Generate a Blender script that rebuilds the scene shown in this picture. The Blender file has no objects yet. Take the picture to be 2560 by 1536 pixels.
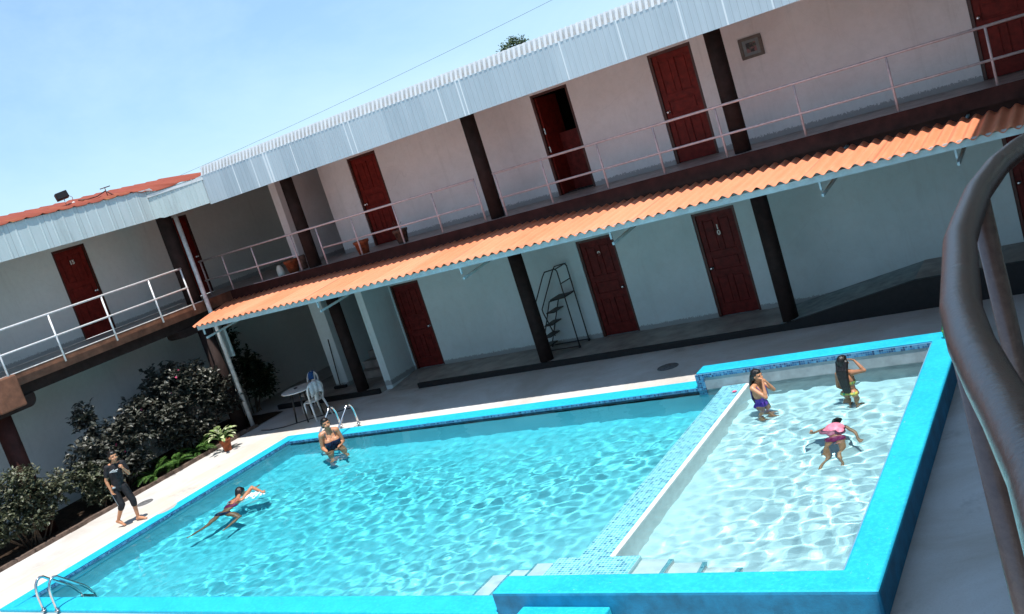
import bpy, bmesh, math, random
from mathutils import Vector, Matrix, Euler, noise
random.seed(7)
C = bpy.context.scene.collection
SC = bpy.context.scene
PI = math.pi

# ------------------------------------------------------------------ helpers
class MB:
    """collects geometry given in world coordinates"""
    def __init__(s): s.v = []; s.f = []; s.mi = []; s.smooth = []
    def add(s, vs, fs, mi=0, sm=False):
        n = len(s.v); s.v += [tuple(v) for v in vs]
        for f in fs: s.f.append(tuple(i + n for i in f)); s.mi.append(mi); s.smooth.append(sm)
        return s
    def quad(s, a, b, c, d, mi=0): return s.add([a, b, c, d], [(0, 1, 2, 3)], mi)
    def box(s, x0, x1, y0, y1, z0, z1, mi=0):
        v = [(x, y, z) for z in (z0, z1) for y in (y0, y1) for x in (x0, x1)]
        return s.add(v, [(0, 2, 3, 1), (4, 5, 7, 6), (0, 1, 5, 4), (2, 6, 7, 3), (0, 4, 6, 2), (1, 3, 7, 5)], mi)
    def obox(s, c, ax, ay, az, hx, hy, hz, mi=0):
        c = Vector(c); ax = Vector(ax).normalized() * hx; ay = Vector(ay).normalized() * hy; az = Vector(az).normalized() * hz
        v = [c + ax * i + ay * j + az * k for k in (-1, 1) for j in (-1, 1) for i in (-1, 1)]
        return s.add(v, [(0, 2, 3, 1), (4, 5, 7, 6), (0, 1, 5, 4), (2, 6, 7, 3), (0, 4, 6, 2), (1, 3, 7, 5)], mi)
    def prism(s, poly, axis, a, b, mi=0):
        """poly: 2D points; extruded along axis 0/1/2 from a to b"""
        def P(p, t):
            if axis == 0: return (t, p[0], p[1])
            if axis == 1: return (p[0], t, p[1])
            return (p[0], p[1], t)
        n = len(poly); v = [P(p, a) for p in poly] + [P(p, b) for p in poly]
        f = [tuple(range(n))[::-1], tuple(range(n, 2 * n))] + [(i, (i + 1) % n, n + (i + 1) % n, n + i) for i in range(n)]
        return s.add(v, f, mi)
    def tube(s, path, r, n=12, mi=0, cap=True, sm=True):
        path = [Vector(p) for p in path]; m = len(path)
        rr = r if isinstance(r, (list, tuple)) else [r] * m
        t0 = (path[1] - path[0]).normalized()
        up = Vector((0, 0, 1)) if abs(t0.z) < .9 else Vector((1, 0, 0))
        u = t0.cross(up).normalized(); vs = []
        for i, p in enumerate(path):
            t = ((path[min(i + 1, m - 1)] - path[i]).normalized() + (path[i] - path[max(i - 1, 0)]).normalized())
            t = t.normalized() if t.length > 1e-6 else t0
            u = (u - t * u.dot(t)).normalized(); w = t.cross(u)
            for k in range(n):
                a = 2 * PI * k / n; vs.append(p + (u * math.cos(a) + w * math.sin(a)) * rr[i])
        fs = [(i * n + k, i * n + (k + 1) % n, (i + 1) * n + (k + 1) % n, (i + 1) * n + k) for i in range(m - 1) for k in range(n)]
        s.add(vs, fs, mi, sm)
        if cap:
            b = len(s.v) - m * n
            s.f.append(tuple(b + k for k in range(n))[::-1]); s.mi.append(mi); s.smooth.append(False)
            s.f.append(tuple(b + (m - 1) * n + k for k in range(n))); s.mi.append(mi); s.smooth.append(False)
        return s
    def lathe(s, c, prof, n=24, mi=0, M=None):
        c = Vector(c); vs = []
        for r, z in prof:
            for k in range(n):
                a = 2 * PI * k / n; p = Vector((r * math.cos(a), r * math.sin(a), z))
                vs.append(c + ((M @ p) if M else p))
        m = len(prof)
        fs = [(i * n + k, i * n + (k + 1) % n, (i + 1) * n + (k + 1) % n, (i + 1) * n + k) for i in range(m - 1) for k in range(n)]
        s.add(vs, fs, mi, True)
        b = len(s.v) - m * n
        if prof[0][0] > 1e-4: s.f.append(tuple(b + k for k in range(n))[::-1]); s.mi.append(mi); s.smooth.append(False)
        if prof[-1][0] > 1e-4: s.f.append(tuple(b + (m - 1) * n + k for k in range(n))); s.mi.append(mi); s.smooth.append(False)
        return s
    def ell(s, c, r, M=None, n=14, m=9, mi=0):
        c = Vector(c); vs = []
        for i in range(m + 1):
            th = PI * i / m
            for k in range(n):
                a = 2 * PI * k / n
                p = Vector((r[0] * math.sin(th) * math.cos(a), r[1] * math.sin(th) * math.sin(a), -r[2] * math.cos(th)))
                vs.append(c + ((M @ p) if M else p))
        fs = [(i * n + k, i * n + (k + 1) % n, (i + 1) * n + (k + 1) % n, (i + 1) * n + k) for i in range(m) for k in range(n)]
        return s.add(vs, fs, mi, True)
    def capsule(s, p0, r0, p1, r1, n=12):
        p0 = Vector(p0); p1 = Vector(p1); d = p1 - p0; L = max(d.length, 1e-5); q = d.normalized().to_track_quat('Z', 'Y').to_matrix()
        prof = [(r0 * math.sin(a), -r0 * math.cos(a)) for a in [PI / 2 * i / 4 for i in range(5)]]
        prof += [(r1 * math.cos(a), L + r1 * math.sin(a)) for a in [PI / 2 * i / 4 for i in range(5)]]
        prof[0] = (0.0, -r0); prof[-1] = (0.0, L + r1)
        return s.lathe(p0, prof, n, 0, q)
    def build(s, name, mats, parent=None, bevel=0, label=None):
        me = bpy.data.meshes.new(name)
        off = world_loc(parent) if parent else Vector((0, 0, 0))
        rot = parent.matrix_basis.to_3x3().inverted() if parent and parent.type == 'EMPTY' and any(parent.rotation_euler) else None
        vs = [Vector(v) - off for v in s.v]
        if rot: vs = [rot @ v for v in vs]
        me.from_pydata(vs, [], s.f)
        mats = mats if isinstance(mats, (list, tuple)) else [mats]
        for m in mats: me.materials.append(m)
        me.polygons.foreach_set('material_index', s.mi); me.polygons.foreach_set('use_smooth', s.smooth)
        bm = bmesh.new(); bm.from_mesh(me); bmesh.ops.remove_doubles(bm, verts=bm.verts, dist=1e-5)
        bmesh.ops.recalc_face_normals(bm, faces=bm.faces)
        bm.to_mesh(me); bm.free(); me.update()
        o = bpy.data.objects.new(name, me); C.objects.link(o)
        if parent: o.parent = parent
        if bevel:
            b = o.modifiers.new('bevel', 'BEVEL'); b.width = bevel; b.segments = 2; b.limit_method = 'ANGLE'; b.angle_limit = math.radians(40)
        if label: o['label'] = label
        return o
def world_loc(o):
    v = Vector(o.location)
    while o.parent: o = o.parent; v = v + Vector(o.location)
    return v
def tag(o, label=None, cat=None, group=None, kind=None):
    if label: o['label'] = label
    if cat: o['category'] = cat
    if group: o['group'] = group
    if kind: o['kind'] = kind
    return o
def thing(name, loc, label, cat, group=None):
    o = bpy.data.objects.new(name, None); o.location = loc; o.empty_display_size = .2; C.objects.link(o)
    return tag(o, label, cat, group)
def dup(o, loc=None, parent=None):
    c = o.copy(); C.objects.link(c)
    if parent: c.parent = parent
    if loc is not None: c.location = loc
    for ch in list(o.children): dup(ch, None, c)
    return c

# ------------------------------------------------------------------ materials
def nt(name):
    m = bpy.data.materials.new(name); m.use_nodes = True; t = m.node_tree
    for n in list(t.nodes): t.nodes.remove(n)
    out = t.nodes.new('ShaderNodeOutputMaterial'); return m, t, out
def N(t, kind, **kw):
    n = t.nodes.new(kind)
    for k, v in kw.items():
        if k in n.inputs.keys() if hasattr(n.inputs, 'keys') else False: n.inputs[k].default_value = v
        else: setattr(n, k, v)
    return n
def mathn(t, op, a, b=None, clamp=False):
    n = t.nodes.new('ShaderNodeMath'); n.operation = op; n.use_clamp = clamp
    for i, x in enumerate((a, b)):
        if x is None: continue
        if isinstance(x, (int, float)): n.inputs[i].default_value = x
        else: t.links.new(x, n.inputs[i])
    return n.outputs[0]
def mixc(t, fac, a, b, mode='MIX'):
    n = t.nodes.new('ShaderNodeMix'); n.data_type = 'RGBA'; n.blend_type = mode
    for i, x in ((0, fac), (6, a), (7, b)):
        if isinstance(x, (int, float)): n.inputs[i].default_value = x
        elif isinstance(x, tuple): n.inputs[i].default_value = x + (1,) if len(x) == 3 else x
        else: t.links.new(x, n.inputs[i])
    return n.outputs[2]
def noisen(t, scale, detail=4, rough=.55, vec=None, dist=0):
    n = t.nodes.new('ShaderNodeTexNoise'); n.inputs['Scale'].default_value = scale; n.inputs['Detail'].default_value = detail
    n.inputs['Roughness'].default_value = rough; n.inputs['Distortion'].default_value = dist
    if vec is not None: t.links.new(vec, n.inputs['Vector'])
    return n.outputs['Fac']
def ramp(t, fac, p0, p1, c0=(0, 0, 0), c1=(1, 1, 1)):
    n = t.nodes.new('ShaderNodeValToRGB'); n.color_ramp.elements[0].position = p0; n.color_ramp.elements[1].position = p1
    n.color_ramp.elements[0].color = c0 + (1,); n.color_ramp.elements[1].color = c1 + (1,)
    t.links.new(fac, n.inputs[0]); return n.outputs[0]
def pos(t): return t.nodes.new('ShaderNodeNewGeometry').outputs['Position']
def objc(t): return t.nodes.new('ShaderNodeTexCoord').outputs['Object']
def sep(t, v):
    n = t.nodes.new('ShaderNodeSeparateXYZ'); t.links.new(v, n.inputs[0]); return n.outputs
def principled(t, out, col, rough=.6, metal=0, bump=None, spec=.4, bdist=.01):
    p = t.nodes.new('ShaderNodeBsdfPrincipled')
    if isinstance(col, tuple): p.inputs['Base Color'].default_value = col + (1,)
    else: t.links.new(col, p.inputs['Base Color'])
    if isinstance(rough, (int, float)): p.inputs['Roughness'].default_value = rough
    else: t.links.new(rough, p.inputs['Roughness'])
    p.inputs['Metallic'].default_value = metal; p.inputs['Specular IOR Level'].default_value = spec
    if bump is not None:
        b = t.nodes.new('ShaderNodeBump'); b.inputs['Strength'].default_value = bump[1]; b.inputs['Distance'].default_value = bdist
        t.links.new(bump[0], b.inputs['Height']); t.links.new(b.outputs[0], p.inputs['Normal'])
    t.links.new(p.outputs[0], out.inputs[0]); return p
def basic(name, col, rough=.6, var=.15, scale=6, metal=0, bump=0, bscale=60, spec=.4, dark=None, local=False):
    m, t, out = nt(name); v = objc(t) if local else pos(t)
    f = noisen(t, scale, 5, .6, v)
    c2 = dark if dark else tuple(x * (1 - var * 2.2) for x in col); c1 = tuple(min(1, x * (1 + var * .5)) for x in col)
    c = mixc(t, ramp(t, f, .3, .7), c2, c1)
    b = (noisen(t, bscale, 3, .6, v), bump) if bump else None
    principled(t, out, c, rough, metal, b, spec); return m
M = {}
# painted wall: white plaster, off-white tint, water stains, dirty skirt just above the given floor levels
def wallmat(name, col, tint, floors):
    m, t, out = nt(name); v = pos(t); z = sep(t, v)[2]
    f = noisen(t, .7, 6, .65, v); c = mixc(t, ramp(t, f, .35, .68), tint, col)
    f2 = noisen(t, 9, 5, .7, v)
    c = mixc(t, mathn(t, 'MULTIPLY', ramp(t, f2, .45, .8), .18), c, (.42, .40, .36))
    for zf in floors:
        d = mathn(t, 'SUBTRACT', z, zf)
        j = mathn(t, 'MULTIPLY', noisen(t, 26, 4, .8, v), .20)
        k = mathn(t, 'MULTIPLY', mathn(t, 'LESS_THAN', d, mathn(t, 'SUBTRACT', j, .005)), mathn(t, 'GREATER_THAN', d, -.02))
        c = mixc(t, mathn(t, 'MULTIPLY', k, .55), c, (.10, .08, .07))
    # fine hairline cracks and faint vertical water runs
    vo = t.nodes.new('ShaderNodeTexVoronoi'); vo.feature = 'DISTANCE_TO_EDGE'; vo.inputs['Scale'].default_value = .55
    dn = t.nodes.new('ShaderNodeMix'); dn.data_type = 'RGBA'; dn.inputs[0].default_value = .12; t.links.new(v, dn.inputs[6]); nz = t.nodes.new('ShaderNodeTexNoise'); nz.inputs['Scale'].default_value = 3; nz.inputs['Detail'].default_value = 6; t.links.new(v, nz.inputs['Vector']); t.links.new(nz.outputs['Color'], dn.inputs[7]); t.links.new(dn.outputs[2], vo.inputs['Vector'])
    c = mixc(t, mathn(t, 'MULTIPLY', mathn(t, 'LESS_THAN', vo.outputs['Distance'], .0012), .10), c, (.2, .19, .18))
    mp = t.nodes.new('ShaderNodeMapping'); mp.inputs['Scale'].default_value = (1, 1, .06); t.links.new(v, mp.inputs[0]); rn = noisen(t, 4.5, 5, .7, mp.outputs[0])
    c = mixc(t, mathn(t, 'MULTIPLY', ramp(t, rn, .56, .72), .16), c, (.34, .31, .28))
    principled(t, out, c, .75, 0, (noisen(t, 55, 4, .6, v), .35), .25, .006); return m
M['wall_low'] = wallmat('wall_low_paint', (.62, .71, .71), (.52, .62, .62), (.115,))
M['wall_up'] = wallmat('wall_up_paint', (.84, .80, .79), (.72, .68, .67), (3.22,))
M['wall_left'] = wallmat('wall_left_paint', (.74, .74, .69), (.66, .66, .61), (3.22,))
# pool deck concrete
def deckmat():
    m, t, out = nt('deck_concrete'); v = pos(t); s = sep(t, v)
    f = noisen(t, .55, 7, .7, v, .6); c = mixc(t, ramp(t, f, .38, .66), (.46, .43, .395), (.60, .595, .59))
    # weathering bands running along the pool edge, and the pinkish worn strip beside the left coping
    mp = t.nodes.new('ShaderNodeMapping'); mp.inputs['Scale'].default_value = (6, .5, 1); t.links.new(v, mp.inputs[0])
    g = noisen(t, 1.3, 5, .7, mp.outputs[0])
    strip = mathn(t, 'MULTIPLY', mathn(t, 'LESS_THAN', s[0], -15.66), mathn(t, 'GREATER_THAN', s[0], -16.75))
    c = mixc(t, mathn(t, 'MULTIPLY', mathn(t, 'MULTIPLY', ramp(t, g, .25, .6), strip), .8), c, (.54, .47, .39))
    f3 = noisen(t, .9, 5, .75, v); c = mixc(t, mathn(t, 'MULTIPLY', ramp(t, f3, .60, .74), .55), c, (.20, .19, .18))
    f4 = noisen(t, 45, 3, .7, v); c = mixc(t, mathn(t, 'MULTIPLY', ramp(t, f4, .5, .8), .25), c, (.25, .23, .21))
    principled(t, out, c, .85, 0, (noisen(t, 70, 5, .7, v), .5), .2, .008); return m
M['deck'] = deckmat()
M['walk'] = basic('walkway_tile', (.36, .33, .30), .6, .2, 3, bump=.2)
M['ramp'] = basic('ramp_paint', (.26, .32, .32), .7, .2, 5)
M['kerb'] = basic('kerb_black_paint', (.011, .011, .012), .6, .2, 12, bump=.3)
M['brown'] = basic('brown_column_paint', (.034, .022, .020), .75, .2, 6, spec=.15)
M['slabface'] = basic('slab_brown_paint', (.060, .018, .014), .7, .25, 5, spec=.2)
M['slabface_left'] = basic('slab_rust_paint', (.20, .085, .048), .6, .25, 5)
M['floor_up'] = basic('gallery_floor', (.33, .30, .285), .45, .25, 4)
M['whiteedge'] = basic('sunlit_edge_and_cap_white', (.75, .73, .70), .6, .2, 15)  # white of the sunlit slab edge, also used on the floodlight cap
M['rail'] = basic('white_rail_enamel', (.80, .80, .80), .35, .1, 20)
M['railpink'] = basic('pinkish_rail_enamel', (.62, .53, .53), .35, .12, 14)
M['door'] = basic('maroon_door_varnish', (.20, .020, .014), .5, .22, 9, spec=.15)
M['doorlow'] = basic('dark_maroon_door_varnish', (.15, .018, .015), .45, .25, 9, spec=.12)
M['frame'] = basic('door_frame_brown', (.085, .022, .014), .4, .2, 9)
M['chrome'] = basic('chrome', (.75, .75, .76), .18, .03, 3, metal=1)
M['steelrail'] = basic('stainless_ladder', (.72, .72, .72), .14, .05, 8, metal=1)
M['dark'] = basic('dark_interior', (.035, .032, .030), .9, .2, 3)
M['black'] = basic('black_plastic', (.018, .018, .02), .4, .1, 10)
M['cream'] = basic('number_paint', (.72, .68, .62), .5, .05, 10)
M['gutter'] = basic('gutter_paint', (.50, .64, .66), .5, .12, 5)
M['whitemetal'] = basic('white_pole_paint', (.70, .70, .68), .45, .18, 9)
# corrugated sheets
def sheetmat(name, a, b, stain, per, ax, rough=.55, met=0, amt=.35):
    m, t, out = nt(name); v = pos(t); s = sep(t, v)
    mp = t.nodes.new('ShaderNodeMapping'); mp.inputs['Scale'].default_value = (1, 1, .12) if ax == 'v' else ((1, .15, 1) if ax == 'y' else (.15, 1, 1)); t.links.new(v, mp.inputs[0])
    f = noisen(t, 7, 6, .7, mp.outputs[0]); c = mixc(t, ramp(t, f, .35, .7), a, b)
    g = noisen(t, 3.2, 6, .75, mp.outputs[0]); c = mixc(t, mathn(t, 'MULTIPLY', ramp(t, g, .55, .75), amt), c, stain)
    if per:
        w = mathn(t, 'FRACT', mathn(t, 'DIVIDE', s[per[0]], per[1])); c = mixc(t, mathn(t, 'MULTIPLY', mathn(t, 'LESS_THAN', w, per[2]), .6), c, stain)
    if name == 'orange_fibre_sheet':
        wn = t.nodes.new('ShaderNodeTexWhiteNoise'); wn.noise_dimensions = '1D'; t.links.new(mathn(t, 'FLOOR', mathn(t, 'DIVIDE', s[0], .93)), wn.inputs['W']); c = mixc(t, mathn(t, 'MULTIPLY', wn.outputs['Value'], .35), c, (.78, .36, .22))
    if name == 'galvalume_fascia':
        wn = t.nodes.new('ShaderNodeTexWhiteNoise'); wn.noise_dimensions = '1D'; t.links.new(mathn(t, 'FLOOR', mathn(t, 'DIVIDE', s[0], .94)), wn.inputs['W']); c = mixc(t, mathn(t, 'MULTIPLY', wn.outputs['Value'], .28), c, (.68, .74, .76))
        wn = t.nodes.new('ShaderNodeTexWhiteNoise'); wn.noise_dimensions = '1D'; t.links.new(mathn(t, 'FLOOR', mathn(t, 'DIVIDE', s[0], .0263)), wn.inputs['W']); c = mixc(t, mathn(t, 'GREATER_THAN', wn.outputs['Value'], .972), c, (.76, .80, .81))
    principled(t, out, c, rough, met, (noisen(t, 60, 3, .6, v), .15), .3, .004); return m
M['canopy'] = sheetmat('orange_fibre_sheet', (.60, .195, .095), (.69, .25, .13), (.30, .13, .08), (0, .93, .020), 'y', .7)
M['roof_orange'] = sheetmat('red_orange_sheet', (.21, .042, .022), (.27, .060, .032), (.45, .22, .07), (1, 2.2, .04), 'x', .7)
M['fascia'] = sheetmat('galvalume_fascia', (.42, .49, .53), (.50, .57, .61), (.24, .29, .31), (0, .105, .10), 'v', .42, .15, .22)
M['fascia_left'] = sheetmat('weathered_fascia', (.42, .50, .50), (.50, .58, .59), (.16, .17, .17), (1, .78, .012), 'v', .5, .1, .55)
M['roof_metal'] = sheetmat('galvalume_roof', (.60, .61, .61), (.70, .71, .71), (.4, .4, .4), None, 'y', .35, .3)
# pool paint and mosaic
def copingmat():
    m, t, out = nt('cyan_coping_paint'); v = pos(t)
    f = noisen(t, 2.2, 6, .7, v); c = mixc(t, ramp(t, f, .3, .7), (.008, .33, .52), (.016, .44, .62))
    g = noisen(t, 22, 5, .75, v); c = mixc(t, mathn(t, 'MULTIPLY', ramp(t, g, .46, .66), .5), c, (.035, .58, .72))
    g2 = noisen(t, 5.5, 6, .8, v); c = mixc(t, mathn(t, 'MULTIPLY', ramp(t, g2, .60, .70), .35), c, (.006, .25, .42))
    g3 = noisen(t, 33, 3, .6, v); c = mixc(t, mathn(t, 'MULTIPLY', ramp(t, g3, .70, .73), .7), c, (.34, .45, .47))
    # bare concrete where the paint has worn off, left coping
    d = t.nodes.new('ShaderNodeVectorMath'); d.operation = 'SUBTRACT'; t.links.new(v, d.inputs[0]); d.inputs[1].default_value = (-15.66, 10.47, .05)
    ss = sep(t, d.outputs[0]); e = mathn(t, 'ADD', mathn(t, 'POWER', mathn(t, 'DIVIDE', ss[0], .17), 2), mathn(t, 'POWER', mathn(t, 'DIVIDE', ss[1], .24), 2))
    e = mathn(t, 'ADD', e, mathn(t, 'MULTIPLY', noisen(t, 14, 4, .7, v), .9))
    c = mixc(t, mathn(t, 'LESS_THAN', e, 1.25), c, (.40, .38, .35))
    principled(t, out, c, .55, 0, (noisen(t, 48, 5, .7, v), .5), .3, .006); return m
M['coping'] = copingmat(); M['coping_shade'] = basic('shaded_coping_blue', (.006, .20, .37), .6, .2, 5, bump=.3)  # darker copy of the coping blue: shade of the upright faces put into colour
def mosaic(name, ax, size, cols, grout, gw=.12, rough=.18):
    m, t, out = nt(name); s = sep(t, pos(t)); a, b = ax
    cmb = t.nodes.new('ShaderNodeCombineXYZ')
    fa = mathn(t, 'DIVIDE', s[a], size); fb = mathn(t, 'DIVIDE', s[b], size)
    ia = mathn(t, 'FLOOR', fa); ib = mathn(t, 'FLOOR', fb); t.links.new(ia, cmb.inputs[0]); t.links.new(ib, cmb.inputs[1])
    wn = t.nodes.new('ShaderNodeTexWhiteNoise'); wn.noise_dimensions = '3D'; t.links.new(cmb.outputs[0], wn.inputs[0])
    r = t.nodes.new('ShaderNodeValToRGB'); r.color_ramp.interpolation = 'CONSTANT'; els = r.color_ramp.elements
    for i, c in enumerate(cols):
        e = els[i] if i < 2 else els.new(i / len(cols)); e.position = i / len(cols); e.color = c + (1,)
    t.links.new(wn.outputs['Value'], r.inputs[0])
    ga = mathn(t, 'LESS_THAN', mathn(t, 'FRACT', fa), gw); gb = mathn(t, 'LESS_THAN', mathn(t, 'FRACT', fb), gw)
    g = mathn(t, 'MAXIMUM', ga, gb); c = mixc(t, g, r.outputs[0], grout)
    principled(t, out, c, rough, 0, None, .5); return m
BL = [(.02, .10, .24), (.05, .22, .42), (.01, .05, .14), (.09, .30, .50), (.03, .15, .32)]
M['tile_xz'] = mosaic('blue_mosaic_xz', (0, 2), .032, BL, (.16, .30, .42))
M['tile_yz'] = mosaic('blue_mosaic_yz', (1, 2), .032, BL, (.16, .30, .42))
LT = [(.10, .40, .48), (.15, .47, .54), (.12, .43, .51), (.035, .22, .32), (.17, .50, .57), (.08, .36, .46)]
M['tile_xz_pale'] = mosaic('pale_mosaic_xz', (0, 1), .032, LT, (.40, .62, .68), .16)
M['tile_top'] = mosaic('pale_mosaic_top', (0, 1), .042, LT, (.32, .58, .64), .16)
def floormat(name, a, b):
    m, t, out = nt(name); v = pos(t); f = noisen(t, 1.1, 5, .6, v); c = mixc(t, ramp(t, f, .3, .7), a, b)
    if name == 'deep_floor_paint':      # less light absorbed in shallower water, painted as paler floor towards the divider
        s = sep(t, v); k = mathn(t, 'DIVIDE', mathn(t, 'ADD', s[0], 10.6), 5.2, True); k = mathn(t, 'MULTIPLY', k, mathn(t, 'DIVIDE', mathn(t, 'SUBTRACT', 13.6, s[1]), 6.0, True))
        c = mixc(t, mathn(t, 'MULTIPLY', k, .70), c, (.48, .80, .83))
    principled(t, out, c, .7, 0, None, .2); return m
M['deep'] = floormat('deep_floor_paint', (.10, .64, .73), (.15, .73, .81))
M['deepwall'] = floormat('deep_wall_paint', (.24, .60, .70), (.32, .68, .77))
M['shallow'] = floormat('shallow_floor_plaster', (.62, .79, .81), (.70, .86, .88))
M['plaster'] = basic('white_plaster', (.90, .89, .88), .7, .06, 6)
M['greyplaster'] = basic('grey_plaster', (.36, .40, .42), .7, .12, 6)
# ------------------------------------------------------------------ camera, sky, sun
H = 4.564; F = 2399.07
R = [(.82163186, .48547365, -.29872466), (-.16708342, -.29592695, -.94048412), (-.54498094, .82264365, -.16202841)]
cd = bpy.data.cameras.new('camera'); cam = bpy.data.objects.new('camera', cd); C.objects.link(cam)
cd.sensor_width = 36; cd.lens = F / 2560 * 36; cd.clip_start = .05; cd.clip_end = 2000
Xc = Vector(R[0]); Yc = -Vector(R[1]); Zc = -Vector(R[2])
cam.matrix_world = Matrix(((Xc.x, Yc.x, Zc.x, 0), (Xc.y, Yc.y, Zc.y, 0), (Xc.z, Yc.z, Zc.z, H), (0, 0, 0, 1)))
SC.camera = cam
SUN = Vector((.25, -.18, 1)).normalized()
sl = bpy.data.lights.new('sun', 'SUN'); sun = bpy.data.objects.new('sun', sl); C.objects.link(sun)
sl.energy = 4.9; sl.angle = math.radians(.53); sl.color = (1, .955, .89)
sun.rotation_euler = SUN.to_track_quat('Z', 'Y').to_euler(); sun.location = (0, 0, 30)
w = bpy.data.worlds.new('World'); SC.world = w; w.use_nodes = True; t = w.node_tree
for n in list(t.nodes): t.nodes.remove(n)
sky = t.nodes.new('ShaderNodeTexSky'); sky.sky_type = 'NISHITA'; sky.sun_disc = False
sky.sun_elevation = math.asin(SUN.z); sky.sun_rotation = math.atan2(SUN.x, SUN.y); sky.air_density = 1.0; sky.dust_density = .25; sky.ozone_density = 2.5; sky.altitude = 20
bg = t.nodes.new('ShaderNodeBackground'); wo = t.nodes.new('ShaderNodeOutputWorld'); bg.inputs[1].default_value = .16
tc = t.nodes.new('ShaderNodeTexCoord'); mp = t.nodes.new('ShaderNodeMapping'); mp.inputs['Scale'].default_value = (1, 1, 3.2); mp.inputs['Rotation'].default_value = (.2, .5, .4)
t.links.new(tc.outputs['Generated'], mp.inputs[0])
cl = noisen(t, 1.7, 7, .62, mp.outputs[0], .5)
cc = mixc(t, mathn(t, 'MULTIPLY', ramp(t, cl, .43, .78), .45), sky.outputs[0], (7.4, 8.4, 9.2))
ct = mixc(t, .55, cc, (1.45, 2.75, 4.25)); t.links.new(ct, bg.inputs[0]); t.links.new(bg.outputs[0], wo.inputs[0])
SC.view_settings.view_transform = 'Standard'; SC.view_settings.look = 'None'; SC.view_settings.gamma = 1; SC.view_settings.exposure = .42
SC.cycles.use_denoising = True; SC.cycles.max_bounces = 10; SC.cycles.diffuse_bounces = 5; SC.cycles.transparent_max_bounces = 12; SC.cycles.transmission_bounces = 8
SC.cycles.caustics_refractive = True; SC.cycles.caustics_reflective = False; SC.cycles.sample_clamp_indirect = 6; SC.cycles.blur_glossy = .5

# ------------------------------------------------------------------ pool constants
XL, XR, YN, YF, CW = -15.32, -2.52, 7.463, 13.474, .361
Z1, Z2, XS, XD0, XD1 = .052, .284, -6.02, -5.62, -5.20
# ground: one sheet with a hole for the pool
g = MB(); xs = [-220, XL - CW + .02, XR + CW - .02, 220]; ys = [-220, YN - CW + .02, YF + CW - .02, 260]
for i in range(3):
    for j in range(3):
        if i == 1 and j == 1: continue
        g.quad((xs[i], ys[j], 0), (xs[i + 1], ys[j], 0), (xs[i + 1], ys[j + 1], 0), (xs[i], ys[j + 1], 0))
tag(g.build('ground', M['deck']), kind='structure')

pool = thing('swimming_pool', ((XL + XR) / 2, (YN + YF) / 2, 0), 'large bright blue tiled swimming pool with raised shallow end in the courtyard', 'pool')
# coping: low part round the deep end, raised part round the shallow end
c = MB(); e = .004
c.box(XL - CW, XL, YN - CW, YF + CW, -.25, Z1)
c.box(XL, XS, YF, YF + CW, -.25, Z1); c.box(XL, XS, YN - CW, YN, -.25, Z1)
c.build('low_coping', M['coping'], pool, .02)
c = MB()
poly = [(XS, YF), (XR, YF), (XR, YN), (XS, YN), (XS, YN - CW), (XR + CW, YN - CW), (XR + CW, YF + CW), (XS, YF + CW)]
def slab_poly(mb, polys, z0, z1):
    for p in polys: mb.box(p[0], p[1], p[2], p[3], z0, z1)
# one clean U-shaped ring
outer = [(XS, YF + CW), (XR + CW, YF + CW), (XR + CW, YN - CW), (XS, YN - CW), (XS, YN), (XR, YN), (XR, YF), (XS, YF)]
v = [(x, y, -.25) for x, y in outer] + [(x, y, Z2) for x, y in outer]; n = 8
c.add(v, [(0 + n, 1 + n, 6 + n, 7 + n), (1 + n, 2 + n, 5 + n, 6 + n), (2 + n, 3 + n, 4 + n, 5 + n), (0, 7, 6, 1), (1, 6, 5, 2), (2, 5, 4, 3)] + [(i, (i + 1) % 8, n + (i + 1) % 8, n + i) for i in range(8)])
c.mi[-11:] = [0] * 3 + [1] * 8; c.mi[-8:] = [1] * 8; c.build('raised_coping', [M['coping'], M['coping_shade']], pool, .03)  # upright faces take the blue with painted-in shade
# basin
b = MB(); ZD0, ZD1, ZS = -1.0, -1.15, -.55
b.quad((XL, YN, ZD1), (XD0, YN, ZD0), (XD0, YF, ZD0), (XL, YF, ZD1))
b.build('deep_floor', M['deep'], pool)
b = MB()
for y in (YN, YF): b.quad((XL, y, ZD1), (XD0, y, ZD0), (XD0, y, -.25 if y == YN else -.02), (XL, y, -.25 if y == YN else -.02))
b.quad((XL, YN, ZD1), (XL, YF, ZD1), (XL, YF, -.03), (XL, YN, -.03)); b.quad((XD0, YN, ZD0), (XD0, YF, ZD0), (XD0, YF, -.3), (XD0, YN, -.3))
b.build('deep_wall', M['deepwall'], pool)
b = MB(); b.quad((XD1, YN, ZS), (XR, YN, ZS), (XR, YF, ZS), (XD1, YF, ZS)); b.build('shallow_floor', M['shallow'], pool)
b = MB(); b.quad((XD1, YF - .003, ZS), (XR, YF - .003, ZS), (XR, YF - .003, .195), (XD1, YF - .003, .195)); b.quad((XR - .003, YN, ZS), (XR - .003, YF, ZS), (XR - .003, YF, .195), (XR - .003, YN, .195))
b.quad((XD1, YN + .003, ZS), (XR, YN + .003, ZS), (XR, YN + .003, .195), (XD1, YN + .003, .195)); b.quad((XS + .12, YF - .0035, -.3), (XD1, YF - .0035, -.3), (XD1, YF - .0035, .195), (XS + .12, YF - .0035, .195))
b.build('shallow_wall', M['greyplaster'], pool)
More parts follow.
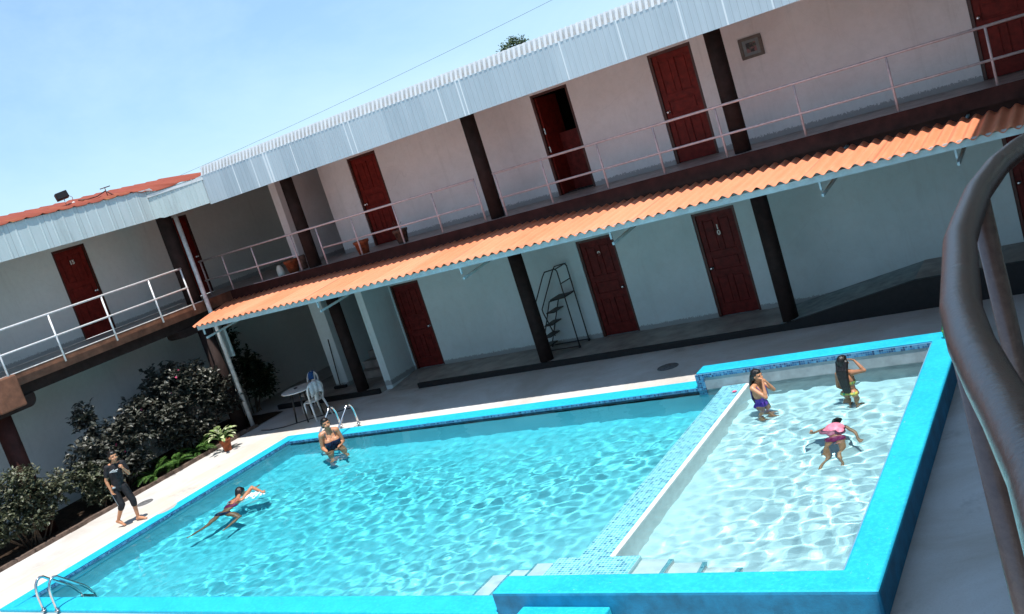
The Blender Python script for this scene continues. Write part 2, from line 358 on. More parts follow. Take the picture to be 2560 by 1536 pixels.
# dark blue tile bands just under the coping
def boxes(name, mat, lst, parent, bevel=0):
    for q in lst: b = MB(); b.box(*q); b.build(name, mat, parent, bevel)
boxes('tile_band', M['tile_xz'], [(XS + .001, XR, YF - .012, YF + .01, .195, Z2 - .025), (XS - .012, XS + .12, YF - .016, YF + .01, -.25, Z2 - .026), (XL, XS, YF - .010, YF + .01, -.05, Z1 - .014), (XL, XS, YN - .01, YN + .010, -.05, Z1 - .014), (XS, XR, YN - .01, YN + .012, .195, Z2 - .025)], pool)
boxes('tile_band', M['tile_yz'], [(XL - .01, XL + .010, YN, YF, -.05, Z1 - .014), (XR - .012, XR + .01, YN, YF, .195, Z2 - .025)], pool)
# divider wall with mosaic top
b = MB(); b.box(XD0, XD1, 8.27, YF - .02, -1.0, .022); b.box(-5.9, -4.87, YN, 8.27, -1.0, .020); b.build('divider_wall', M['plaster'], pool, .012)
b = MB(); b.box(XD0 - .003, XD1 - .045, 8.262, YF - .02, -.20, .0255); b.box(-5.903, -4.867, YN, 8.262, -.04, .0255)
b.build('mosaic_top', M['tile_top'], pool)
# steps on both sides of the platform
for i in range(3):
    boxes('entry_step', M['plaster'], [(-5.9 - .34 * (i + 1), -5.9 - .34 * i, YN, 8.27, -1.0, -.10 - .17 * i), (-4.87 + .36 * i, -4.87 + .36 * (i + 1), YN, 8.27, ZS - .1, -.07 - .12 * i)], pool)
    x = -5.9 - .34 * (i + 1); x2 = -4.87 + .36 * (i + 1)
    boxes('step_edge_tile', M['tile_xz_pale'], [(x - .002, x + .035, YN, 8.272, -.13 - .17 * i, -.096 - .17 * i), (x2 - .05, x2 + .002, YN, 8.272, -.11 - .12 * i, -.066 - .12 * i)], pool)
# outer step block in front of the raised coping
b = MB(); b.box(-5.67, -4.67, 6.66, YN - CW - .001, 0, .14); b.build('outer_step', M['coping'], pool, .015)

# ------------------------------------------------------------------ water
def wave(x, y):
    z = 0
    z += .012 * noise.noise(Vector((x * 1.3 + 3, y * 1.6, .3)))
    z += .0092 * noise.noise(Vector((x * 4.4 + y * 1.6, y * 5.2 - x * .9, 2.1)))
    z += .0044 * noise.noise(Vector((x * 8.0, y * 8.8 + 4, 5.7)))
    z += .0014 * noise.noise(Vector((x * 15.0, y * 15.0, 9.7)))
    z *= .25 + .75 * min(1, max(.0, (YF - y) / 1.6)) 
    for cx, cy, a in ((-4.75, 12.45, .004), (-3.55, 12.6, .005), (-3.5, 11.3, .006), (-13.9, 10.8, .005), (-13.5, 12.8, .003)):
        r = math.hypot(x - cx, y - cy)
        if r < 1.3: z += a * math.sin(r * 26) * math.exp(-r * 2.2)
    z *= .95 + .9 * noise.noise(Vector((x * .45, y * .5, 7.7))) - .30 * min(1, max(0, (-11 - x) / 3.5))
    z *= 1 + .8 * min(1, max(0, (x - XD1) / .5))
    dv = max(abs(x - (XD0 + XD1) / 2) - .21, 0); z *= .35 + .65 * min(1, dv / .35)
    return z
def build_water():
    st = .035; x0, x1, y0, y1 = XL - .008, XR + .008, YN - .008, YF + .008
    nx = int((x1 - x0) / st); ny = int((y1 - y0) / st); vs = []; fs = []
    for j in range(ny + 1):
        for i in range(nx + 1):
            x = x0 + (x1 - x0) * i / nx; y = y0 + (y1 - y0) * j / ny; vs.append((x, y, wave(x, y)))
    W = nx + 1
    for j in range(ny):
        for i in range(nx): a = j * W + i; fs.append((a, a + 1, a + W + 1, a + W))
    nb = len(vs); vs += [(x0, y0, -1.3), (x1, y0, -1.3), (x1, y1, -1.3), (x0, y1, -1.3)]
    fs.append((nb, nb + 3, nb + 2, nb + 1))
    fs.append(tuple(range(0, W)) [::-1] + (nb, nb + 1)); fs.append(tuple(ny * W + i for i in range(W)) + (nb + 2, nb + 3))
    fs.append(tuple(j * W for j in range(ny + 1)) + (nb + 3, nb)); fs.append(tuple(j * W + nx for j in range(ny + 1))[::-1] + (nb + 1, nb + 2))
    me = bpy.data.meshes.new('water'); me.from_pydata(vs, [], fs)
    me.polygons.foreach_set('use_smooth', [len(f) == 4 and i < nx * ny for i, f in enumerate(fs)])
    o = bpy.data.objects.new('water', me); C.objects.link(o)
    m, t, out = nt('pool_water'); me.materials.append(m)
    rf = t.nodes.new('ShaderNodeBsdfRefraction'); rf.inputs['IOR'].default_value = 1.333; rf.inputs['Roughness'].default_value = 0; rf.inputs['Color'].default_value = (.80, .97, 1, 1)
    gl = t.nodes.new('ShaderNodeBsdfGlossy'); gl.inputs['Roughness'].default_value = .02
    fr = t.nodes.new('ShaderNodeFresnel'); fr.inputs['IOR'].default_value = 1.333
    mx = t.nodes.new('ShaderNodeMixShader'); t.links.new(fr.outputs[0], mx.inputs[0]); t.links.new(rf.outputs[0], mx.inputs[1]); t.links.new(gl.outputs[0], mx.inputs[2])
    t.links.new(mx.outputs[0], out.inputs[0])
    tag(o, kind='structure'); o.cycles.is_caustics_caster = True
    return o
water = build_water(); sl.cycles.is_caustics_light = True
for o in pool.children: o.cycles.is_caustics_receiver = True
# ------------------------------------------------------------------ buildings
def wall_plane(mb, axis, c, t, a0, a1, z0, z1, holes, mi=0):
    """wall with rectangular holes (a0,a1,z0,z1); axis 'y': plane at y=c, thickness t behind it"""
    us = sorted({a0, a1} | {h[0] for h in holes} | {h[1] for h in holes}); zs = sorted({z0, z1} | {h[2] for h in holes} | {h[3] for h in holes})
    def P(u, d, z): return (u, c + d, z) if axis == 'y' else (c + d, u, z)
    for i in range(len(us) - 1):
        for j in range(len(zs) - 1):
            um = (us[i] + us[i + 1]) / 2; zm = (zs[j] + zs[j + 1]) / 2
            if any(h[0] < um < h[1] and h[2] < zm < h[3] for h in holes): continue
            for d in (0, t): mb.quad(P(us[i], d, zs[j]), P(us[i + 1], d, zs[j]), P(us[i + 1], d, zs[j + 1]), P(us[i], d, zs[j + 1]), mi)
    for h in holes:
        mb.quad(P(h[0], 0, h[2]), P(h[0], t, h[2]), P(h[0], t, h[3]), P(h[0], 0, h[3]), mi); mb.quad(P(h[1], 0, h[2]), P(h[1], t, h[2]), P(h[1], t, h[3]), P(h[1], 0, h[3]), mi)
        mb.quad(P(h[0], 0, h[3]), P(h[0], t, h[3]), P(h[1], t, h[3]), P(h[1], 0, h[3]), mi)
    mb.quad(P(a0, 0, z0), P(a0, t, z0), P(a0, t, z1), P(a0, 0, z1), mi); mb.quad(P(a1, 0, z0), P(a1, t, z0), P(a1, t, z1), P(a1, 0, z1), mi)
    mb.quad(P(a0, 0, z1), P(a0, t, z1), P(a1, t, z1), P(a1, 0, z1), mi)
YW, SF = 17.38, 3.22      # wall plane, upper floor level
DW = .865
main = thing('motel_main_wing', (-6, 17, 0), 'long two storey white motel wing with maroon doors behind the pool', 'building', None)
left = thing('motel_left_wing', (-20, 9, 0), 'two storey motel wing with red orange roof edge behind the planted bed', 'building', None)
right = thing('motel_right_wing', (3, 4, 0), 'shaded motel wing with the gallery from which the courtyard is seen', 'building', None)
lower = [(-14.66, .115, '8'), (-9.535, .115, '9'), (-6.943, .115, '10'), (-1.50, .50, '11')]
upper = [(-14.66, SF, ''), (-9.57, SF, 'open'), (-6.935, SF, ''), (-1.56, SF, '')]
hl = [(x, x + DW, z, z + 2.1) for x, z, n in lower]; hu = [(x, x + DW, z, z + 2.1) for x, z, n in upper]
b = MB(); wall_plane(b, 'y', YW, .18, -14.70, 6, 0, 3.0, hl); b.box(-14.90, -14.70, 16.42, YW + .18, 0, 2.97); b.build('lower_wall', M['wall_low'], main)
b = MB(); wall_plane(b, 'y', YW, .18, -15.50, 6, SF, 5.75, hu); b.build('upper_wall', M['wall_up'], main)
# corner recess: side walls and back, both floors
b = MB()
b.box(-16.88, -16.46, 16.90, 17.02, 0, 2.97); b.box(-16.80, -16.46, 17.02, 20.4, 0, 2.97); b.box(-20.1, -14.7, 20.4, 20.5, 0, 2.97); b.box(-14.90, -14.78, 17.56, 20.4, 0, 2.97)
b.build('lower_wall', M['wall_low'], main)
b = MB()
b.box(-16.82, -16.60, 16.90, 17.02, SF, 5.75); b.box(-16.78, -16.60, 17.02, 20.4, SF, 5.75); b.box(-20.1, -14.7, 20.4, 20.5, SF, 5.75); b.box(-15.62, -15.50, 17.40, 20.4, SF, 5.75)
b.build('upper_wall', M['wall_up'], main)
b = MB()
for i in range(7): b.box(-16.45, -14.91, 17.3 + .3 * i, 17.6 + .3 * i, 0, .115 + .18 * (i + 1))
b.build('stairs', M['walk'], main)
# rooms behind the doors are dark
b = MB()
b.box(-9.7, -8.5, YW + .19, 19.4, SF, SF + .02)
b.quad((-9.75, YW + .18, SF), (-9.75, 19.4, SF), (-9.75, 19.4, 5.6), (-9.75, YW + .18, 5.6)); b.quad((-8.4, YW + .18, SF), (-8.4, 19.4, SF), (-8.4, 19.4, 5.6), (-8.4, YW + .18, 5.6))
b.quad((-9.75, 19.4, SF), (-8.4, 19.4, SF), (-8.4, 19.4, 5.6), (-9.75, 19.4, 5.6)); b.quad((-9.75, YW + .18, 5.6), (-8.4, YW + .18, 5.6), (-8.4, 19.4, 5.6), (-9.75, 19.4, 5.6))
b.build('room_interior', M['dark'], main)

def text_mesh(s, h, M3, mat, parent, name):
    cu = bpy.data.curves.new('tmp', 'FONT'); cu.body = s; cu.size = h * 1.38; cu.align_x = 'CENTER'; cu.extrude = .004; cu.offset = .004
    o = bpy.data.objects.new('tmp', cu); C.objects.link(o); bpy.context.view_layer.update()
    me = bpy.data.meshes.new_from_object(o.evaluated_get(bpy.context.evaluated_depsgraph_get())); me.transform(M3)
    me.materials.clear(); me.materials.append(mat); bpy.data.objects.remove(o)
    r = bpy.data.objects.new(name, me); C.objects.link(r); r.parent = parent
    off = world_loc(parent); me.transform(Matrix.Translation(-off)); return r
def door(parent, a, z0, axis, c, knob, number='', stacked=True, mat='door', width=DW, label=None):
    """panelled door set in the wall plane; a = start along the wall; axis 'y' faces -y, 'x' faces +x"""
    w = width; h = 2.1
    def B(mb, u0, u1, d0, d1, zz0, zz1):      # d = depth behind wall plane
        if axis == 'y': mb.box(a + u0, a + u1, c + d0, c + d1, z0 + zz0, z0 + zz1)
        else: mb.box(c - d1, c - d0, a + u0, a + u1, z0 + zz0, z0 + zz1)
    leaf = MB(); B(leaf, .055, w - .055, .075, .11, .008, h - .055)
    # stiles and rails standing proud of the leaf, panels raised between them
    W0, W1 = .056, w - .056; s = .105; mid = w / 2
    for u0, u1, q0, q1 in ((W0, W0 + s, .009, h - .056), (W1 - s, W1, .009, h - .056), (mid - .045, mid + .045, 1.30, h - .17), (mid - .045, mid + .045, .24, .80),
                           (W0 + s, W1 - s, h - .17, h - .056), (W0 + s, W1 - s, 1.18, 1.30), (W0 + s, W1 - s, .80, .92), (W0 + s, W1 - s, .009, .24)):
        B(leaf, u0, u1, .052, .0755, q0, q1)
    for u0, u1, q0, q1 in ((W0 + s, mid - .045, 1.30, h - .17), (mid + .045, W1 - s, 1.30, h - .17), (W0 + s, mid - .045, .24, .80), (mid + .045, W1 - s, .24, .80), (W0 + s, W1 - s, .92, 1.18)):
        B(leaf, u0 + .032, u1 - .032, .060, .0755, q0 + .032, q1 - .032)
    d = leaf.build('door', M[mat], parent, .004, label)
    f = MB(); B(f, 0.001, .054, .02, .13, 0, h - .001); B(f, w - .054, w - .001, .02, .13, 0, h - .001); B(f, .054, w - .054, .02, .13, h - .054, h - .001)
    B(f, .054, w - .054, .12, .13, 0, h - .054)
    f.build('door_frame', M['frame'], d)
    k = MB(); u = W0 + .055 if knob == 'l' else W1 - .055
    p = (a + u, c + .052, z0 + .98) if axis == 'y' else (c - .052, a + u, z0 + .98)
    q = Vector((0, -1, 0)) if axis == 'y' else Vector((1, 0, 0)); Mq = q.to_track_quat('Z', 'Y').to_matrix()
    k.lathe(p, [(.034, 0), (.034, .006), (.013, .008), (.012, .035), (.026, .042), (.031, .056), (.024, .07), (0, .073)], 16, 0, Mq)
    k.build('door_knob', M['chrome'], d)
    if number:
        rows = list(number) if stacked else [number]
        for i, ch in enumerate(rows):
            zz = z0 + 1.80 - i * .115 - .09
            if axis == 'y': m4 = Matrix.Translation((a + mid, c + .048, zz)) @ Matrix.Rotation(PI / 2, 4, 'X')
            else: m4 = Matrix.Translation((c - .048, a + mid, zz)) @ Matrix.Rotation(PI / 2, 4, 'Z') @ Matrix.Rotation(PI / 2, 4, 'X')
            text_mesh(ch, .095, m4, M['cream'], d, 'door_number')
    return d
knobs = {'8': 'r', '9': 'r', '10': 'l', '11': 'l'}
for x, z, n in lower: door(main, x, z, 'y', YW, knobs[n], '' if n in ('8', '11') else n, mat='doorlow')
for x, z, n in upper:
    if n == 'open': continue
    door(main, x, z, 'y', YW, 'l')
# the open doorway upstairs: wide jamb, door leaf swung inwards, a waist-high lower leaf
x = -9.57
f = MB(); f.box(x + .001, x + .055, YW + .0, YW + .16, SF, SF + 2.099); f.box(x + DW - .05, x + DW - .001, YW, YW + .16, SF, SF + 2.099); f.box(x + .055, x + DW - .05, YW, YW + .16, SF + 2.05, SF + 2.099)
op = f.build('door_frame', M['frame'], main)
f = MB(); f.box(x + .06, x + DW - .06, YW + .50, YW + .54, SF + .01, SF + 1.22); f.build('half_door', M['doorlow'], main, .005)
f = MB(); f.obox((x + .115, YW + .42, SF + 1.02), (.12, 1, 0), (1, -.12, 0), (0, 0, 1), .36, .02, 1.01); ol = f.build('open_door', M['door'], main, .004)
for q in (.9, 1.28): f = MB(); f.box(x + .075, x + .10, YW + .04, YW + .06, SF + q, SF + q + .12); f.build('hinge', M['chrome'], ol)

# walkway, kerb, ramp
b = MB(); b.box(-13.70, -5.40, 16.16, YW, -.05, .115); b.add([(-14.69, 16.16, 0.004), (-13.70, 16.16, .004), (-13.70, YW, .115), (-14.69, YW, .115), (-13.70, 16.16, .112)], [(0, 1, 4, 2, 3), ])
b.box(-18.3, -14.905, 16.22, 20.4, -.05, .115)
b.build('walkway', M['walk'], main)
b = MB(); b.box(-13.70, -5.36, 16.08, 16.158, -.02, .121); b.box(-18.3, -14.9, 16.14, 16.218, -.02, .121); b.build('kerb', M['kerb'], main, .012)
b = MB(); b.prism([(-5.40, .116), (-3.05, .50), (6, .50), (6, 0), (-5.40, 0)], 1, 16.16, YW - .001); b.build('access_ramp', M['ramp'], main); b = MB(); b.box(-3.05, 6, 16.162, YW - .002, .5, .506); b.build('platform_tiles', M['walk'], main)
b = MB(); b.prism([(-5.36, .117), (-3.05, .503), (6, .503), (6, -.02), (-5.36, -.02)], 1, 16.075, 16.159); b.build('kerb', M['kerb'], main)
# upper slab (gallery)
b = MB(); b.box(-19.999, 6, 15.87, 20.4, 2.97, SF); b.mi[-6:] = [0, 1, 0, 0, 0, 0]; b.build('gallery_slab', [M['slabface'], M['floor_up']], main)
b = MB()
for x in (-17.2, -14.5): pass
b.box(-17.30, -15.80, 15.862, 15.90, SF + .001, SF + .012); b.build('slab_edge_strip', M['railpink'], main)
b = MB(); b.box(-18.1, 6, 16.13, 16.39, 2.62, 2.969); b.build('edge_beam', M['slabface'], main)
# columns
def column(parent, x, y, z0, z1, r, mat='brown'):
    b = MB(); b.tube([(x, y, z0), (x, y, z1)], r, 28); return b.build('column', M[mat], parent)
for x in (-15.5, -10.366, -5.234, -.10):
    column(main, x, 16.30, 0, 2.62, .145); column(main, x, 16.16, SF, 5.79, .145)
# roof with ribbed fascia
def ribbed(x0, x1, y, z0, z1, per, dep, wd, seams=False):
    """vertical ribbed sheet facing -y"""
    pr = [(x0, 0)]; x = x0 + per * .5
    while x < x1 - per * .5:
        pr += [(x - wd, 0), (x - wd * .45, -dep), (x + wd * .45, -dep), (x + wd, 0)]; x += per
    pr.append((x1, 0)); return pr
b = MB(); pr = ribbed(-16.55, 6, 15, 0, 0, .105, .0016, .012)
def strip(mb, pr, y0, z0, y1, z1, f=1, smooth=False):
    v = [(p[0], y0 + p[1] * f, z0) for p in pr] + [(p[0], y1 + p[1] * f, z1) for p in pr]; n = len(pr)
    mb.add(v, [(i, i + 1, n + i + 1, n + i) for i in range(n - 1)], 0, smooth)
strip(b, pr, 14.80, 5.247, 14.80, 5.905); b.box(-16.55, 6, 14.81, 14.84, 5.248, 5.905)
fa = b.build('fascia', M['fascia'], main)
# the same sheets bent back on top: the roof sheet ends project over the fascia
b = MB(); x = -16.50; v = []; pr2 = [(-16.56, 0)]
while x < 5.9: pr2 += [(x - .028, 0), (x - .024, -1), (x + .024, -1), (x + .028, 0)]; x += .105
pr2.append((6, 0)); n = len(pr2)
for yy, zz, dep, lift in ((14.870, 5.885, .078, 0), (14.870, 6.06, .006, .030), (15.9, 6.07, 0, .03), (24, 6.14, 0, .03)):
    v += [(p[0], yy + p[1] * dep, zz - p[1] * lift) for p in pr2]
b.add(v, [(j * n + i, j * n + i + 1, (j + 1) * n + i + 1, (j + 1) * n + i) for j in range(3) for i in range(n - 1)])
b.box(-16.75, 6, 14.845, 24, 5.801, 5.90)
b.build('roof', M['roof_metal'], main)

# lean-to canopy of orange corrugated sheets
def corr(u, per=.177, amp=.026): return amp * math.cos(2 * PI * u / per)
b = MB(); nx = 1500; X0, X1 = -17.32, 2.2; rows = 5; th = .006
top = []; 
for j in range(rows + 1):
    f = j / rows
    for i in range(nx + 1):
        xx = X0 + (X1 - X0) * i / nx
        lf_ = min(1, max(0, (-3.5 - xx) / 6)); ytop = 15.56 + .27 * lf_; msl = .05 + .03 * lf_
        sh = (xx - X0) / (X1 - X0)
        xs_ = xx - (1.0 * f) * max(0, 1 - (xx - X0) / 1.4)       # left end cut on the slant
        y = 13.80 + (ytop - 13.80) * f
        top.append((xs_, y, 2.834 + msl * (y - 13.80) + corr(xs_) + .012 * math.sin(xs_ * 1.1)))
W = nx + 1; nv = len(top)
v = top + [(p[0], p[1], p[2] - th) for p in top]
fs = [(j * W + i, j * W + i + 1, (j + 1) * W + i + 1, (j + 1) * W + i) for j in range(rows) for i in range(nx)]
fs += [tuple(nv + k for k in q[::-1]) for q in fs]
fs += [(i + 1, i, nv + i, nv + i + 1) for i in range(nx)] + [(rows * W + i, rows * W + i + 1, nv + rows * W + i + 1, nv + rows * W + i) for i in range(nx)]
fs += [(j * W, (j + 1) * W, nv + (j + 1) * W, nv + j * W) for j in range(rows)]
b.add(v, fs, 0, True); cano = b.build('canopy', M['canopy'], main)
b = MB(); b.prism([(13.85, 2.722), (13.95, 2.722), (13.95, 2.82), (13.935, 2.82), (13.935, 2.737), (13.865, 2.737), (13.865, 2.82), (13.85, 2.82)], 0, -17.25, 2.2)
b.build('gutter', M['gutter'], cano)
for x in (-17.1, -13.6, -10.0, -6.95, -3.55, -1.75):
    b = MB(); b.box(x - .014, x + .014, 13.86, 13.89, 2.60, 2.73); b.obox((x, 14.9, 2.60), (0, 1, .08), (1, 0, 0), (0, -.08, 1), 1.02, .018, .022); b.obox((x, 15.0, 2.835), (0, 1, .05), (1, 0, 0), (0, -.118, 1), 1.12, .018, .014)
    b.build('bracket', M['gutter'], cano)

# ---- left wing
ylow = []
hle = [(13.03, 13.03 + DW, SF, SF + 2.1), (16.13, 16.13 + DW, SF, SF + 2.1)]
b = MB(); wall_plane(b, 'x', -20, -.18, -6, 20.4, SF, 5.75, hle); b.build('upper_wall', M['wall_left'], left)
b = MB(); wall_plane(b, 'x', -20, -.18, -6, 20.4, 0, 2.97, []); b.build('lower_wall', M['wall_left'], left)
door(left, 13.03, SF, 'x', -20, 'r', '15', False, label='maroon door numbered 15 behind the sunlit railing'); door(left, 16.13, SF, 'x', -20, 'r')
b = MB(); b.box(-20, -18.15, -6, 15.868, 2.975, SF - .001); b.mi[-6:] = [0, 1, 0, 0, 0, 0]; b.build('gallery_slab', [M['slabface_left'], M['floor_up']], left)
b = MB(); b.box(-18.23, -18.142, -6, 15.0, SF, SF + .014); b.build('slab_edge_strip', M['whiteedge'], left)  # white strip paints in the sun grazing the slab edge
b = MB(); b.box(-20, -18.40, -6, 15.8, 2.74, 2.974); b.build('edge_beam', M['brown'], left)
for y in (9.85, 4.75, -.35):
    column(left, -18.62, y, 0, 2.55, .175, 'slabface'); column(left, -18.45, y, SF, 5.79, .15)
    b = MB(); b.box(-18.6, -17.97, y - .30, y + .24, 2.60, SF + .012); b.build('beam_end', M['slabface_left'], left, .03)
    b = MB(); b.prism([(y - .62, 2.739), (y + .66, 2.739)] + [(y + .66 - .16 * (1 - math.cos(a)), 2.66 - .17 * math.sin(a)) for a in [PI / 2 * i / 6 for i in range(7)]] + [(y - .62 + .16 * (1 - math.cos(a)), 2.66 - .17 * math.sin(a)) for a in [PI / 2 * i / 6 for i in range(6, -1, -1)]], 0, -18.80, -18.36); b.build('corbel', M['brown'], left)
column(left, -18.42, 14.98, 0, 2.6, .175); column(left, -18.42, 14.98, SF, 5.79, .175)
y = 14.95; b = MB(); b.prism([(y - .75, 2.739), (y + .75, 2.739)] + [(y + .75 - .16 * (1 - math.cos(a)), 2.66 - .10 * math.sin(a)) for a in [PI / 2 * i / 6 for i in range(7)]] + [(y - .75 + .16 * (1 - math.cos(a)), 2.66 - .10 * math.sin(a)) for a in [PI / 2 * i / 6 for i in range(6, -1, -1)]], 0, -18.80, -18.36); b.build('corbel', M['brown'], left)
# left fascia, chamfered at the corner
b = MB(); path = [(-17.86, -6), (-17.76, 14.25), (-16.54, 14.79)]
pts = []
for (x0, y0), (x1, y1) in zip(path[:-1], path[1:]):
    L = math.hypot(x1 - x0, y1 - y0); nx_, ny_ = (y1 - y0) / L, -(x1 - x0) / L; per = .26 if y0 < 0 else .105; dd = .008 if y0 < 0 else .012; k = int(L / per)
    for i in range(k):
        for q, dep in ((0, 0), (.82, 0), (.87, dd), (.95, dd)):
            f = (i + q) / k; pts.append((x0 + (x1 - x0) * f + nx_ * dep, y0 + (y1 - y0) * f + ny_ * dep))
pts.append(path[-1]); n = len(pts)
b.add([(p[0], p[1], 5.31 - .03 * (p[1] > 14.3) * 1) for p in pts] + [(p[0], p[1], 5.985 - .10 * (p[1] > 14.3)) for p in pts], [(i, i + 1, n + i + 1, n + i) for i in range(n - 1)])
b.build('fascia', M['fascia_left'], left)
b = MB(); b.prism([(-17.9, -6), (-17.80, 14.2), (-16.5, 14.80), (-16.5, 24), (-24, 24), (-24, -6)], 2, 5.80, 5.86); b.build('ceiling', M['roof_metal'], left)
b = MB(); ny = 760; rr = [(-17.73, 5.985), (-18.6, 6.165), (-19.35, 6.265), (-22, 6.0), (-24, 5.8)]; n = ny + 1; v = []
for k, (x, z) in enumerate(rr):
    for i in range(n):
        yy = -6 + 22.2 * i / ny; ph = (yy / .36) % 1; hgt = .028 * math.exp(-((ph - .5) / .13) ** 2)
        v.append((x + (min(1.14, max(0, (yy - 14.2) * 2.0)) if k == 0 else 0), yy, z - (.105 * min(1, max(0, (yy - 14.0) * 3)) if k == 0 else 0) + hgt + .008 * math.sin(yy * 2.3)))
b.add(v, [(k * n + i, k * n + i + 1, (k + 1) * n + i + 1, (k + 1) * n + i) for k in range(len(rr) - 1) for i in range(ny)], 0, True)
ro = b.build('roof', M['roof_orange'], left); sm = ro.modifiers.new('thick', 'SOLIDIFY'); sm.thickness = .012
# floodlight and small aerial bracket on that roof
fl = thing('floodlight', (-18.3, 12.8, 6.11), 'black floodlight tilted up on the edge of the red orange roof', 'floodlight')
b = MB(); b.obox((-18.28, 12.62, 6.31), (.25, .95, .12), (.9, -.25, .3), (0, -.2, 1), .13, .05, .075); b.build('lamp_housing', M['black'], fl, .015)
b = MB(); b.tube([(-18.3, 12.83, 6.10), (-18.3, 12.86, 6.24), (-18.28, 12.76, 6.30)], .008, 8); b.tube([(-18.3, 12.66, 6.10), (-18.3, 12.66, 6.24)], .008, 8); b.build('mounting_bracket', M['chrome'], fl)
b = MB(); b.ell((-18.3, 12.84, 6.12), (.035, .035, .022)); b.build('fixing_cap', M['whiteedge'], fl)
an = thing('cable_bracket', (-18.2, 13.6, 6.08), 'thin metal bracket and loose cable standing on the red orange roof', 'bracket')
b = MB(); b.tube([(-18.2, 13.62, 6.05), (-18.2, 13.62, 6.27)], .01, 6); b.tube([(-18.2, 13.50, 6.26), (-18.2, 13.76, 6.28)], .012, 6); b.build('post', M['frame'], an)
b = MB(); b.tube([(-18.2, 13.62, 6.2), (-18.25, 13.4, 6.13), (-18.3, 13.2, 6.12), (-18.35, 13.0, 6.15)], .014, 6); b.tube([(-18.2, 13.64, 6.18), (-18.18, 13.74, 6.08), (-18.12, 13.74, 6.04)], .014, 6); b.build('cable', M['frame'], an)
# ---- right wing (camera stands on its gallery)
b = MB(); b.box(.02, 6, -8, 15.86, 2.97, SF); b.build('gallery_slab', M['slabface'], right)
b = MB(); b.box(-.87, 6.5, -8, 14.9, 5.35, 5.5); b.build('roof', M['roof_metal'], right)
b = MB(); wall_plane(b, 'x', 2.0, .18, -8, 17.3, 0, 2.96, []); wall_plane(b, 'x', 2.0, .18, -8, 17.3, SF, 5.34, []); b.build('wall', M['wall_low'], right)

# ------------------------------------------------------------------ railings
def railing(name, label, posts, ends, axis, c, zb, ztop, zmid, mat, group, gap=None, r=.020):
    def P(u, z): return (u, c, z) if axis == 'y' else (c, u, z)
    o = thing(name, P(ends[0], zb), label, 'railing', group)
    b = MB(); b.tube([P(ends[0], ztop), P(ends[1], ztop)], r * 1.1, 12); b.build('top_rail', M[mat], o)
    segs = [(ends[0], ends[1])] if not gap else [(ends[0], gap[0]), (gap[1], ends[1])]
    for s in segs: b = MB(); b.tube([P(s[0], zmid), P(s[1], zmid)], r, 12); b.build('mid_rail', M[mat], o)
    for u in posts: b = MB(); b.tube([P(u, zb), P(u, ztop - .005)], r * .95, 12); b.build('post', M[mat], o)
    return o
G = 'metal pipe railings along the upper gallery'
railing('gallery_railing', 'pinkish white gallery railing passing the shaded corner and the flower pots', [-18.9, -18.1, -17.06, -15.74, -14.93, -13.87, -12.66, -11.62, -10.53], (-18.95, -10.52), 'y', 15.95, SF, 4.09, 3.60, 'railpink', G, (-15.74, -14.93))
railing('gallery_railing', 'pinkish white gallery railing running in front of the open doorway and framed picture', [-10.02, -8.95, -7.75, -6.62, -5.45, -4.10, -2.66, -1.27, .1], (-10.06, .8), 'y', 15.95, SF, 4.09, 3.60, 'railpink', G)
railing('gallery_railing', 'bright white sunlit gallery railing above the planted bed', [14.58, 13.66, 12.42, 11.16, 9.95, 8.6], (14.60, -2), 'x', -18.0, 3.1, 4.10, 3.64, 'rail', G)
# foreground rail
fr = thing('gallery_handrail', (-.2, 1.2, 3.2), 'thick brown painted curved handrail close up at the right edge', 'railing')
b = MB(); pts = [(.12, 3.45, 4.15), (.0326, 3.338, 4.15), (-.1086, 3.11, 4.15), (-.174, 2.964, 4.15), (-.213, 2.825, 4.15), (-.248, 2.624, 4.15), (-.268, 2.32, 4.15), (-.265, 2.02, 4.15), (-.261, 1.855, 4.15), (-.218, 1.419, 4.15), (-.19, 1.256, 4.15), (-.159, 1.119, 4.15), (-.134, 1.016, 4.15), (-.10, .86, 4.15), (-.03, .4, 4.15), (.0, -.6, 4.15)]
b.tube(pts, .0285, 24)
m, t, out = nt('brown_handrail_enamel'); v = pos(t)
f = noisen(t, 40, 5, .7, v); c_ = mixc(t, ramp(t, f, .3, .75), (.085, .050, .042), (.14, .088, .075)); sc_ = noisen(t, 18, 5, .75, v)
c_ = mixc(t, mathn(t, 'MULTIPLY', ramp(t, sc_, .62, .68), .6), c_, (.16, .13, .12))
principled(t, out, c_, .24, 0, (noisen(t, 120, 4, .7, v), .5), .9, .002); M['handrail'] = m
b.build('top_rail', M['handrail'], fr)
for x, y in ((-.262, 2.26), (-.190, 1.235)):
    b = MB(); b.tube([(x, y, 3.05), (x, y, 4.14)], .0225, 20); b.build('post', M['handrail'], fr)
b = MB(); b.tube([(p[0] + .0, p[1], 3.62) for p in pts[2:10]], .018, 16); 
# ------------------------------------------------------------------ smaller things
def put(mb, name, mat, label, cat, group=None, bevel=0):
    o = mb.build(name, mat, None, bevel); return tag(o, label, cat, group)
